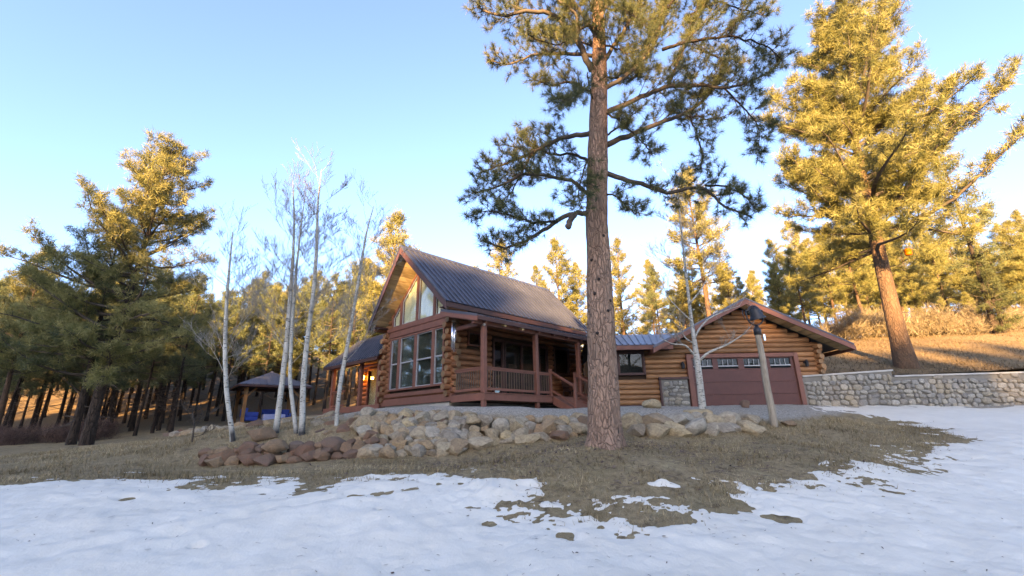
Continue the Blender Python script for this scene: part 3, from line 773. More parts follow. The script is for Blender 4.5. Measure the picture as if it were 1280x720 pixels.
# stairs
st = MB(); tri = [(-.05, 2.84), (-1.42, 2.05), (-1.18, 2.03), (-.05, 2.55)]
stairs = MB()
for i in range(4):
    y = -.10-i*.30; z = 2.84-(i+1)*.16
    stairs.box(3.86, 5.46, y-.02, y, z-.005, z+.16)
stairs = stairs.build('stairs', M['trim'], cabin)
for i in range(4):
    y = -.10-(i+1)*.30; z = 2.84-(i+1)*.16
    t_ = MB(); t_.box(3.80, 5.52, y-.03, y+.278, z-.045, z-.005); t_.build('tread', M['trim'], stairs, bevel=.006)
for x in (3.80, 5.475):
    s_ = MB(); s_.prism([(-.095, 2.83), (-1.42, 2.13), (-1.42, 1.95), (-1.2, 1.95), (-.095, 2.5)], 'x', x-.045, x); s_.build('stringer', M['trim'], stairs)
for x in (3.80, 5.52):
    n1 = MB(); n1.box(x-.05, x+.05, -.02, .08, 2.84, 3.95); n1.build('newel_post', M['trim'], cabin, bevel=.008)
    n2 = MB(); n2.box(x-.05, x+.05, -1.28, -1.18, 2.15, 3.28); n2.build('newel_post', M['trim'], cabin, bevel=.008)
    r_ = MB(); r_.bar((x, -.02, 3.84), (x, -1.18, 3.17), .06, .09); hr = r_.build('stair_rail', M['trim'], cabin, bevel=.006)
    r_ = MB(); r_.bar((x, -.02, 3.07), (x, -1.18, 2.42), .04, .08); r_.build('lower_rail', M['trim'], hr)
# entry wing at the left
wd = MB(); wd.box(-.15, 1.7, 7.2, 13.1, 2.55, 2.72); wing_deck = wd.build('entry_deck', M['deck'], cabin)
fc = MB(); fc.box(-.2, -.155, 7.16, 13.15, 2.46, 2.75); fc.build('fascia_board', M['trim'], wing_deck, bevel=.006)
sx_ = MB(); sx_.box(-.9, -.21, 11.6, 13.0, 2.25, 2.42); sx_.build('step', M['trim'], wing_deck, bevel=.01)
for y in (7.6, 9.6, 11.2, 12.75):
    p = MB(); p.box(-.05, .07, y-.06, y+.06, 1.9, 2.46); p.build('pier_post', M['trim_dark'], wing_deck)
for y in (7.75, 9.56, 12.76):
    p = MB(); p.box(-.02, .16, y-.09, y+.09, 2.72, 4.86); p.build('entry_post', M['trim'], cabin, bevel=.01)
p = MB(); p.box(-.03, .17, 7.2, 13.0, 4.86, 5.03); p.build('entry_beam', M['trim'], cabin, bevel=.01)
railing([(0.06, 11.25, 2.72), (0.06, 12.66, 2.72)], 9)
wr = slab('entry_roof', M['roof'], cabin, [(-.35, 7.3, 5.02), (-.35, 13.25, 5.02), (1.55, 12.95, 6.72), (1.55, 7.3, 6.72)], .05, .3)
slab('back_slope', M['roof'], wr, [(3.4, 7.3, 5.02), (3.4, 13.25, 5.02), (1.55, 12.95, 6.72), (1.55, 7.3, 6.72)], .05)
mb = MB(); mb.box(-.38, -.335, 7.3, 13.25, 4.83, 4.985); mb.build('eave_fascia', M['trim_dark'], wr)
mb = MB(); mb.add([(-.33, 7.3, 4.95), (-.33, 13.2, 4.95), (1.55, 12.9, 6.62), (1.55, 7.3, 6.62), (-.33, 7.3, 4.92), (-.33, 13.2, 4.92), (1.55, 12.9, 6.59), (1.55, 7.3, 6.59)], [(0,1,2,3),(7,6,5,4),(0,4,5,1),(1,5,6,2),(2,6,7,3),(3,7,4,0)]); mb.build('entry_soffit', M['trim_dark'], wr)
for i in range(9):
    y = 7.6+i*.66; mb = MB(); mb.bar((-.36, y, 4.89), (1.5, y, 6.54), .09, .12); mb.build('rafter', M['trim_dark'], wr)
ew = MB(); ew.box(1.78, 1.95, 7.06, 13.0, 2.5, 6.1); ew.box(1.95, 3.3, 12.8, 13.0, 2.5, 5.2); entry_wall = ew.build('entry_wall', M['core'], cabin)
mp_w = mapper('x', 1.68)
log_wall(entry_wall, mp_w, 7.2, 12.9, 2.72, 5.72, .25, [(10.5, 12.0, 2.5, 5.0), (8.2, 9.3, 3.4, 4.9)], (0, .25))
ed = window(cabin, mp_w, 10.72, 11.78, 2.85, 4.86, cw=.1, casing='trim', back='reflection_sheet', name='entry_door')  # backing coloured as the bright reflection in the glazed door
window(cabin, mp_w, 8.3, 9.2, 3.5, 4.8, cw=.08)
# the lit lamp beside the entry door
lampm = bpy.data.materials.new('lit_lamp_glass'); lampm.use_nodes = True
lampm.node_tree.nodes['Principled BSDF'].inputs['Emission Color'].default_value = (1, .5, .12, 1)
lampm.node_tree.nodes['Principled BSDF'].inputs['Emission Strength'].default_value = 4
sc_ = MB(); sc_.lathe([(0, 4.36), (.07, 4.36), (.09, 4.56), (.05, 4.62), (0, 4.63)], 10, Matrix.Translation((1.50, 12.12, 0)))
sconce = sc_.build('entry_lamp', lampm, cabin, smooth=True)
sb = MB(); sb.box(1.5, 1.62, 12.08, 12.16, 4.62, 4.70); sb.lathe([(.10, 4.63), (.02, 4.70)], 10, Matrix.Translation((1.50, 12.12, 0))); sb.build('lamp_cap', M['black'], sconce)
ld = bpy.data.lights.new('entry_lamp_light', 'POINT'); ld.energy = 5; ld.color = (1, .55, .2); ld.shadow_soft_size = .08
lo = bpy.data.objects.new('entry_lamp_light', ld); COL.objects.link(lo); lo.parent = cabin; lo.location = (1.33, 12.12, 4.48)
# security light on the corner post
sl = MB(); sl.lathe([(0, 0), (.05, .02), (.06, .07), (0, .11)], 10, Matrix.Translation((-.13, -.12, 5.27))); sl.build('security_light', M['sash'], cabin, smooth=True)

# ------------------------------------------------------------------ garage with its link to the cabin
gar = thing('log_garage', 'log garage with wide brown door and low gable joined to the cabin', 'garage', (0, 20.5, 0))
mf = mapper('y', 0.0)
GR_X, GR_Z, GS = 10.42, 6.96, .49
mb = MB(); mb.prism([(3.9, 2.2), (13.55, 2.2), (13.55, 5.2), (GR_X, 6.72), (7.2, 5.15), (3.9, 4.9)], 'y', .12, .3); gwall = mb.build('front_wall', M['core'], gar)
mb = MB(); mb.box(13.4, 13.6, .31, 7, 2.2, 5.0); mb.box(3.9, 4.1, .31, 5, 2.2, 4.9); mb.box(4.11, 13.4, 6.8, 7, 2.2, 5.0); mb.build('back_wall', M['log_garage'], gar)
def glim(z):
    h = (GR_Z-.30-z)/GS
    lo = 3.92 if z < 4.9 else max(GR_X-h, 6.2)
    hi = 13.95 if z < 4.95 else GR_X+h
    return lo, hi
log_wall(gwall, mf, 3.95, 13.6, 2.44, 6.62, .22, [(6.42, 12.72, 2.2, 3.56), (7.72, 12.68, 3.5, 4.56), (12.5, 14.2, 2.2, 3.58), (4.62, 5.90, 3.70, 4.80)], (0, .32), 0, 'log_garage', glim)
for i in range(8):
    z = 3.62+.22*i+.11; e = .32 if i % 2 else .2
    if z < 5.0: log(gwall, (13.62, -e, z), (13.62, .8, z), .118, 'log_garage')
# big door
mb = MB()
for (a, b, c, d) in ((7.72, 7.93, 2.25, 4.60), (12.50, 12.70, 2.25, 4.60), (7.93, 12.50, 4.42, 4.60)): mb.box(a, b, -.10, .12, c, d)
gd = mb.build('garage_door', M['trim'], gar, bevel=.01)
zs = [2.28, 2.82, 3.36, 3.90, 4.42]
for i in range(4):
    z0, z1 = zs[i], zs[i+1]
    if i < 3:
        mb = MB(); mb.box(7.935, 12.495, -.012, .05, z0, z1-.006); mb.build('door_panel', M['door_paint'], gd, bevel=.004)
wins = [(8.02, 8.88), (9.12, 10.02), (10.28, 11.18), (11.44, 12.36)]
mb = MB(); edges = [7.935]+[x for w_ in wins for x in w_]+[12.495]
for i in range(0, len(edges), 2): mb.box(edges[i], edges[i+1], -.012, .05, 3.94, 4.38)
mb.box(7.935, 12.495, -.012, .05, 3.90, 3.939); mb.box(7.935, 12.495, -.012, .05, 4.381, 4.419); mb.build('door_panel', M['door_paint'], gd)
for (a, b) in wins:
    w_ = MB(); w_.box(a, b, .03, .036, 3.94, 4.38); w_ = w_.build('door_window', M['glass_dim'], gd)
    k_ = MB(); k_.box(a, b, .05, .06, 3.94, 4.38); k_.build('window_back', M['black'], w_)
    g_ = MB(); g_.box(a, b, -.008, .012, 4.035, 4.085)
    for k in range(1, 4):
        x = a+(b-a)*k/4; g_.box(x-.012, x+.012, -.01, .01, 4.087, 4.34)
    g_.build('grille', M['sash'], w_)
# window of the link
window(gar, mf, 4.72, 5.80, 3.80, 4.70, cw=.075, casing='trim_dark', glass='glass_dim')
mb = MB(); mb.box(4.0, 6.40, -.07, .0, 2.2, 2.44); mb.build('skirt_board', M['trim_dark'], gar)
mb = MB(); mb.box(4.0, 7.7, -.03, .11, 1.9, 2.2); mb.build('foundation', M['concrete'], gar)
# cobble veneer panel
def cobble_mesh(k):
    bm = bmesh.new(); bmesh.ops.create_icosphere(bm, subdivisions=2, radius=1)
    off = Vector((k*3.1, k*1.7, k*.9))
    for v in bm.verts:
        n = noise.noise(v.co*1.1+off); v.co *= 1+.22*n; v.co.y = max(-.75, min(.75, v.co.y))
        v.co.x = math.copysign(abs(v.co.x)**.85, v.co.x); v.co.z = math.copysign(abs(v.co.z)**.85, v.co.z)
    me = bpy.data.meshes.new('cobble'); bm.to_mesh(me); bm.free(); me.materials.append(M['cobble'])
    me.polygons.foreach_set('use_smooth', [True]*len(me.polygons)); return me
COBBLES = [cobble_mesh(k) for k in range(9)]
def cobble_face(parent, x0, x1, zb, zt, yf, size, rng):
    """stones laid in uneven courses on the face y = yf(x); zb, zt give bottom and top at x"""
    z = 0; n = 0; row = 0
    hmax = max(zt(x0+(x1-x0)*i/8)-zb(x0) for i in range(9))
    while z < hmax:
        h = size*rng.uniform(.66, 1.1); x = x0 + rng.uniform(0, size*.5)
        while x < x1:
            w = size*rng.choice([rng.uniform(.6, .9), rng.uniform(.9, 1.5), rng.uniform(1.3, 2.0)]); xc = x+w/2; hh = h*rng.uniform(.72, 1.28)
            zc = zb(xc)+z+h/2+rng.uniform(-.045, .045)
            if xc+w*.35 < x1 and zc+hh*.30 < zt(xc):
                o = link('cobble', COBBLES[rng.randrange(9)], None, parent)
                o.location = (xc, yf(xc)-.005+rng.uniform(-.015, .02), zc)
                o.scale = (w*.50, size*.38, hh*.52); o.rotation_euler = (rng.choice([0, math.pi])+rng.uniform(-.1, .1), rng.uniform(-.3, .3), 0); n += 1
            x += w+.012
        z += h; row += 1
    return n
rg = random.Random(3)
mb = MB(); mb.box(6.50, 7.66, -.06, .115, 2.2, 3.50); ven = mb.build('stone_veneer', M['mortar'], gar)
nc1 = cobble_face(ven, 6.50, 7.66, lambda x: 2.24, lambda x: 3.50, lambda x: -.06, .19, rg)
mb = MB(); mb.box(6.41, 6.49, -.09, .1, 2.25, 3.62); mb.box(6.41, 7.71, -.12, .1, 3.51, 3.60); mb.build('veneer_trim', M['trim_dark'], gar)
# garage sconces
for x in (7.50, 12.98):
    s_ = MB(); s_.box(x-.05, x+.05, -.10, -.01, 4.12, 4.2); s_.lathe([(.0, 3.94), (.075, 3.96), (.09, 4.16), (.03, 4.26), (0, 4.27)], 6, Matrix.Translation((x, -.17, 0))); s_.build('wall_lantern', M['black'], gar)
# roofs
zr = lambda x: GR_Z-GS*abs(x-GR_X)
rr = slab('roof_slope', M['roof'], gar, [(14.82, -.75, zr(14.82)), (14.82, 7.3, zr(14.82)), (GR_X, 7.3, GR_Z), (GR_X, -.75, GR_Z)], .06, .3)
rl = slab('roof_slope', M['roof'], gar, [(6.1, -.75, zr(6.1)), (6.1, 7.3, zr(6.1)), (GR_X, 7.3, GR_Z), (GR_X, -.75, GR_Z)], .06, .3)
for (x, ro) in ((14.84, rr), (6.08, rl)):
    d = .045 if x > 10 else -.045
    q = [(GR_X, GR_Z-.05), (x, zr(x)-.05), (x, zr(x)-.25), (GR_X, GR_Z-.27)]
    mb = MB(); mb.prism(q, 'y', -.80, -.752); mb.build('rake_fascia', M['trim'], ro)
    sgn = 1 if x > 10 else -1; n = 12
    for i in range(n):
        xa, xb = GR_X+(x-GR_X)*(i/n+.004), GR_X+(x-GR_X)*((i+1)/n-.004)
        mb = MB(); mb.prism([(xa, zr(xa)-.12), (xb, zr(xb)-.12), (xb, zr(xb)-.15), (xa, zr(xa)-.15)], 'y', -.75, .1); mb.build('soffit_board', M['pine_board'], ro)
    mb = MB(); xx = sorted((x, x-.04*sgn)); mb.box(xx[0], xx[1], -.75, 7.2, zr(x)-.25, zr(x)-.06); mb.build('eave_fascia', M['trim'], ro)
lr = slab('link_roof', M['roof'], gar, [(3.75, -.62, 4.98), (7.2, -.62, 4.98), (8.4, 2.6, 6.04), (3.75, 2.6, 6.04)], .05, .26)
slab('back_slope', M['roof'], lr, [(3.75, 6.0, 4.98), (8.4, 6.0, 4.98), (8.4, 2.6, 6.04), (3.75, 2.6, 6.04)], .05)
mb = MB(); mb.box(3.75, 7.0, -.66, -.61, 4.76, 4.94); mb.build('eave_fascia', M['trim'], lr)
mb = MB(); mb.box(3.75, 7.0, -.60, .1, 4.80, 4.83); mb.build('eave_soffit', M['trim_dark'], lr)

# ------------------------------------------------------------------ cobblestone retaining wall
rw = thing('retaining_wall', 'long cobblestone retaining wall holding the hillside right of the garage', 'wall', (13, 20.45, 0))
def rw_top(x): return 3.50+.05*(x-12.7) if x < 16.7 else 3.44+.012*(x-16.7)
def rw_y(x): return 20.43 if x < 16.7 else 20.43
mb = MB()
mb.prism([(12.72, 1.9), (16.7, 1.9), (16.7, rw_top(16.69)), (12.72, rw_top(12.72))], 'y', 20.45, 20.93)
mb.prism([(16.703, 1.7), (34, 1.7), (34, rw_top(34)), (16.703, rw_top(16.703))], 'y', 20.452, 20.932)
wcore = world_child(mb.build('mortar_bed', M['mortar'], None), rw)
mb = MB()
for xa, xb in ((12.73, 16.75), (16.76, 34)): mb.prism([(xa, rw_top(xa+.01)+.002), (xb, rw_top(xb-.06)+.002), (xb, rw_top(xb-.06)+.075), (xa, rw_top(xa+.01)+.075)], 'y', 20.39, 20.95)
world_child(mb.build('wall_cap', M['concrete'], None), rw)
rg = random.Random(9)
holder = wcore
ncob = cobble_face(holder, 12.74, 24.6, lambda x: 2.05, rw_top, rw_y, .235, rg)
print('cobbles', nc1, ncob)
for o in holder.children: o.matrix_parent_inverse = Matrix()

# ------------------------------------------------------------------ fieldstone walls and boulders
def rock_mesh(k, flat=.7, name='stone'):
    bm = bmesh.new(); bmesh.ops.create_icosphere(bm, subdivisions=3, radius=1)
    rr_ = random.Random(100+k); planes = []
    for _ in range(13):
        d = Vector((rr_.gauss(0, 1), rr_.gauss(0, 1), rr_.gauss(0, 1))).normalized(); planes.append((d, rr_.uniform(.5, .82)))
    off = Vector((k*2.3, -k*1.1, k*.7))
    for v in bm.verts:
        for d, h in planes:
            s_ = v.co.dot(d)
            if s_ > h: v.co -= d*(s_-h)*.96
        v.co *= 1+.12*noise.noise(v.co*1.4+off)+.03*noise.noise(v.co*5+off)
    bm.normal_update()
    me = bpy.data.meshes.new(name); bm.to_mesh(me); bm.free()
    me.polygons.foreach_set('use_smooth', [True]*len(me.polygons)); me.set_sharp_from_angle(angle=R(34)); return me
ROCKS = {}
for key in ('stone_tan', 'stone_grey', 'stone_red'):
    ROCKS[key] = []
    for k in range(8):
        me = rock_mesh(k+{'stone_tan': 0, 'stone_grey': 20, 'stone_red': 40}[key]); me.materials.append(M[key]); ROCKS[key].append(me)
def put_stone(parent, p, size, key, rng, flat=.72, name='stone'):
    o = link(name, ROCKS[key][rng.randrange(8)], None, None)
    o.location = p; w = size*.60
    o.scale = (w*rng.uniform(.95, 1.25), w*rng.uniform(.8, 1.1), w*flat*rng.uniform(.85, 1.2))
    o.rotation_euler = (rng.uniform(-.25, .25), rng.uniform(-.3, .3), rng.uniform(-.5, .5) + rng.choice([0, math.pi]))
    if parent is not None: world_child(o, parent)
    return o
def lerp_path(P, s):
    P = [np.array(p) for p in P]; L = [0]
    for a, b in zip(P[:-1], P[1:]): L.append(L[-1]+np.linalg.norm(b-a))
    t = s*L[-1]
    for i in range(len(P)-1):
        if t <= L[i+1] or i == len(P)-2:
            return P[i]+(P[i+1]-P[i])*((t-L[i])/(L[i+1]-L[i]))
def plen(P): return sum(np.linalg.norm(np.array(b)-np.array(a)) for a, b in zip(P[:-1], P[1:]))
def rock_pile(root, base, top, size, key, rng, rows=None, lo=.8, hi=1.3):
    """rows of stones stepping back from the base line to the top line"""
    B = [at(*p) for p in base]; T = [at(*p) for p in top]; n = 0
    hgt = np.mean([np.linalg.norm(lerp_path(T, s)-lerp_path(B, s)) for s in np.linspace(0, 1, 9)])
    rows = rows or max(1, int(round(hgt/(size*.56))))
    for r_ in range(rows):
        t = (r_+.45)/rows; LN = plen([lerp_path(B, s)*(1-t)+lerp_path(T, s)*t for s in np.linspace(0, 1, 12)])
        s = rng.uniform(0, .5)*size
        while s < LN:
            w = size*rng.uniform(lo, hi); f_ = (s+w*.5)/LN
            if f_ > 1: break
            p = lerp_path(B, f_)*(1-t)+lerp_path(T, f_)*t + np.array([rng.uniform(-.05, .05), rng.uniform(-.08, .08), rng.uniform(-.05, .05)])
            kk = key(f_, t, rng) if callable(key) else key
            put_stone(root, p, w*1.2, kk, rng); n += 1
            s += w*.95
    return n
rg = random.Random(21)
w1 = thing('stone_bank', 'tumbled bank of buff fieldstones below the gable wall and porch', 'stone wall', tuple(at(600, 565, 12.6)))
def key_main(f_, t, r): return 'stone_red' if r.random() < .16-.1*f_ else ('stone_tan' if r.random() < .74-.3*f_ else 'stone_grey')
n1 = rock_pile(w1, [(452,571,12.25), (520,570,12.3), (580,566,12.5)], [(440,520,14.3), (520,516,14.4), (584,518,14.3)], .31, key_main, rg, lo=.55, hi=1.6)
n1 += rock_pile(w1, [(578,564,12.7), (640,556,12.9), (736,545,13.2)], [(582,520,13.6), (640,522,13.6), (736,522,13.9)], .37, key_main, rg, rows=4, lo=.65, hi=1.5)
w2 = thing('stone_wall', 'low dry wall of red and brown sandstone blocks below the aspens', 'stone wall', tuple(at(330, 581, 11.9)))
def key_red(f_, t, r): return 'stone_red' if r.random() < 1.15-.75*f_ else 'stone_tan'
n2 = rock_pile(w2, [(244,581,11.9), (330,580,11.9), (440,572,12.15), (470,568,12.3)], [(252,564,12.2), (330,558,12.3), (430,551,12.6), (466,540,13.0)], .34, key_red, rg, rows=3, lo=.55, hi=1.6)
w3 = thing('stone_edging', 'row of large grey boulders edging the gravel in front of the garage', 'stone wall', tuple(at(860, 546, 13.8)))
def key_r(f_, t, r): return 'stone_grey' if r.random() < .62 else 'stone_tan'
n3 = rock_pile(w3, [(778,545,13.3), (870,544,13.8), (948,539,14.5)], [(782,525,14.3), (870,520,15.1), (950,524,15.1)], .52, key_r, rg, rows=2, lo=.5, hi=1.5)
w4 = thing('stone_terrace', 'dark red rocks heaped on the terrace between the aspens and entry deck', 'stone wall', tuple(at(410, 540, 14.3)))
n4 = rock_pile(w4, [(385,545,13.6), (410,546,13.5), (445,544,13.6)], [(380,525,16.2), (410,521,16.2), (440,519,15.6)], .45, lambda f_, t, r: 'stone_red' if r.random() < .85 else 'stone_tan', rg, rows=4, lo=.5, hi=1.3)
w5 = thing('stone_border', 'low far border of tan rocks in front of the gazebo', 'stone wall', tuple(at(250, 545, 17)))
n5 = rock_pile(w5, [(205,548,19.5), (250,549,17), (300,546,15.8), (345,541,15.6), (395,537,16)], [(225,541,20), (260,537,18.5), (305,533,17.5), (345,530,17.5), (385,526,18)], .5, lambda f_, t, r: r.choice(['stone_tan', 'stone_tan', 'stone_red', 'stone_grey']), rg, rows=2, lo=.4, hi=1.3)
print('stones', n1, n2, n3, n4, n5)
def boulder(px, py, Y, sx, sy, sz, key, k, label, rz=0.0, cat='boulder', group=None):
    p = at(px, py, Y); o = link('boulder', ROCKS[key][k], None); o.location = (p[0], p[1], max(p[2], gz(p[0], p[1])+sz*.35)); o.scale = (sx, sy, sz); o.rotation_euler = (.05, .08, rz)
    return tag(o, label, cat, group)
boulder(327, 547, 13.4, .50, .42, .33, 'stone_red', 3, 'big dark red boulder among the aspens at left')
boulder(912, 521, 15.2, .36, .3, .24, 'stone_red', 5, 'dark red boulder near the bell post', .4)
boulder(933, 516, 17.8, .24, .2, .2, 'stone_red', 1, 'small red brown rock on the gravel in front of the garage door')
boulder(815, 515, 16.2, .42, .35, .22, 'stone_tan', 2, 'orange tan boulder beside the stone veneer panel', 1.2)
boulder(985, 533, 15.1, .34, .22, .12, 'stone_red', 6, 'flat dark rock at the foot of the bell post', .2)
boulder(876, 521, 15.3, .62, .36, .20, 'stone_tan', 4, 'long flat tan slab below the garage aspen', .05)

# ------------------------------------------------------------------ trees
def unit(v): v = np.asarray(v, float); return v/(np.linalg.norm(v)+1e-12)
class Tufts:
    def __init__(s): s.p, s.d, s.s = [], [], []
    def add(s, p, d, sz=1.0): s.p.append(p); s.d.append(d); s.s.append(sz)
    def mesh(s, name, K, L, W, seed, spread=.95, tint=(.45, .2), cluster=.0):
        r = np.random.default_rng(seed); P = np.array(s.p); D = np.array(s.d); S = np.array(s.s); N = len(P)
        D = D/(np.linalg.norm(D, axis=1, keepdims=True)+1e-9)
        q = r.normal(size=(N, K, 3)); q /= np.linalg.norm(q, axis=2, keepdims=True)
        d = D[:, None]*.62 + q*spread; d /= np.linalg.norm(d, axis=2, keepdims=True)
        ln = L*S[:, None]*r.uniform(.65, 1.1, (N, K))
        base = P[:, None] - D[:, None]*(r.uniform(0, .55, (N, K))*L*S[:, None])[..., None]
        if cluster: base = base + r.normal(size=(N, K, 3))*cluster*S[:, None, None]
        sd = np.cross(d, r.normal(size=(N, K, 3))); sd /= np.linalg.norm(sd, axis=2, keepdims=True)
        sd *= W*.5*S[:, None, None]
        v = np.stack([base-sd, base+sd, base+d*ln[..., None]], 2).reshape(-1, 3)
        t = np.clip(tint[0] + r.normal(0, tint[1], N)[:, None] + r.normal(0, .08, (N, K)), 0, 1)
        me = tri_mesh(name, v, np.arange(len(v)).reshape(-1, 3), np.repeat(t.ravel(), 3))
        return me

def curve_pts(p0, d0, L, n, rng, up=.0, wob=.15):
    """a bending branch"""
    p = np.array(p0, float); d = unit(d0); out = [p.copy()]; h = L/n
    for i in range(n):
        d = unit(d + np.array([rng.gauss(0, wob), rng.gauss(0, wob), rng.gauss(0, wob*.8)+up]))
        p = p + d*h; out.append(p.copy())
    return out, d

def dress(wood_mb, tf, path, rng, r0, start=.25, step=.3, side=.45, tstep=.17, sz=1.0, upb=.25, flat=.35, twig_r=.008, sub=.26, geo=False):
    """side twigs, spurs on them, and a tuft of needles at every tip along a limb path"""
    P = [np.array(p) for p in path]; LN = plen(P); s = LN*start; sgn = 1; up = np.array([0, 0, 1.0])
    while s < LN:
        f_ = s/LN; p = lerp_path(P, f_); q = lerp_path(P, min(1, f_+.04)); o = lerp_path(P, max(0, f_-.04)); d = unit(q-o)
        sd = unit(np.cross(d, up))*sgn; sgn = -sgn
        l = LN*side*(1.05-.75*f_)*rng.uniform(.5, 1.2); l = max(l, .25)
        dd = unit(d*.75 + sd*rng.uniform(.3, 1.1) + up*(upb+rng.gauss(0, flat)))
        tp, de = curve_pts(p, dd, l, 4, rng, .05, .14)
        wood_mb.tube(tp, [twig_r*1.7, twig_r*1.5, twig_r*1.2, twig_r*.9, twig_r*.5], 3, False)
        tf.add(tp[-1], unit(de+up*.2), sz*rng.uniform(.85, 1.2))
        a = l*.22
        while a < l*.97:
            pp = lerp_path(tp, a/l); r3_ = np.array([rng.gauss(0, 1), rng.gauss(0, 1), rng.gauss(.45, .8)])
            sp_ = unit(de*.75+unit(r3_)*.9); e = pp+sp_*sub*rng.uniform(.45, 1.25)
            if geo: wood_mb.tube([pp, (pp+e)/2+np.array([rng.gauss(0, .012) for _ in range(3)]), e], [twig_r*.75, twig_r*.6, twig_r*.45], 3, False)
            tf.add(e, unit(sp_+up*.3), sz*rng.uniform(.7, 1.15)); a += tstep*rng.uniform(.7, 1.3)
        s += step*rng.uniform(.7, 1.3)
    tf.add(P[-1], unit(P[-1]-P[-2]), sz)

def pine(rng, H, r0, cb, prof, nb, sz=1.0, up_lo=-.05, up_hi=.75, bias=None, lean=(0, 0), step=.42, side=.42, tstep=.24, start=.3, stubs=6, sides=10, flare=1.5, sep=False):
    """trunk mesh builder, limb builder, tufts; prof(h fraction) = branch length"""
    trunk, limbs, tf = MB(), MB(), Tufts(); limbs.each = []
    tp = []; rad = []; wx = rng.uniform(-.1, .1)
    for i in range(14):
        f_ = i/13; tp.append(np.array([lean[0]*f_*f_*H+.006*H*math.sin(f_*5+wx*20), lean[1]*f_*f_*H+.006*H*math.sin(f_*4+wx*31+1), f_*H-(.25 if i == 0 else 0)]))
        rad.append(max(.02, r0*((1-f_)**.85)*(1+(flare-1)*math.exp(-f_*H/.45))))
    trunk.tube(tp, rad, sides, False)
    for i in range(nb):
        f_ = cb+(1-cb)*((i+rng.random()*.9)/nb)**.95; f_ = min(f_, .985)
        z = f_*H; c = lerp_path(tp, f_); c = c*1.0
        k = min(12, int(f_*13)); rr_ = rad[k]
        az = i*2.399+rng.gauss(0, .9); L = prof(f_)*rng.uniform(.6, 1.15)
        if bias: L *= 1+bias[1]*math.cos(az-bias[0])
        e = up_lo+(up_hi-up_lo)*((f_-cb)/(1-cb))+rng.gauss(0, .14)
        d = np.array([math.cos(az)*math.cos(e), math.sin(az)*math.cos(e), math.sin(e)])
        path, _ = curve_pts(c, d, L, 6, rng, .07, .12)
        rb = min(rr_*.6, .018+.016*L)
        lb = MB() if sep else limbs; lb.tube(path, [rb*(1-.14*j) for j in range(7)], 6 if sep else 5, False); limbs.each.append(lb)
        dress(limbs, tf, path, rng, rb, start, step, side, tstep, sz)
    for i in range(stubs):
        f_ = cb*rng.uniform(.35, 1.0); c = lerp_path(tp, f_); az = rng.uniform(0, 6.28)
        path, _ = curve_pts(c, (math.cos(az), math.sin(az), rng.uniform(-.3, .3)), rng.uniform(.4, 1.6), 4, rng, 0, .2)
        limbs.tube(path, [.03, .025, .018, .012, .006], 4, False)
    for k in range(6): tf.add(tp[-1]+np.array([rng.gauss(0, .1), rng.gauss(0, .1), -.1*k]), (rng.gauss(0, .3), rng.gauss(0, .3), 1), sz)
    return trunk, limbs, tf

def prof_from(pts):
    xs, ys = zip(*pts); return lambda f_: float(np.interp(f_, xs, ys))

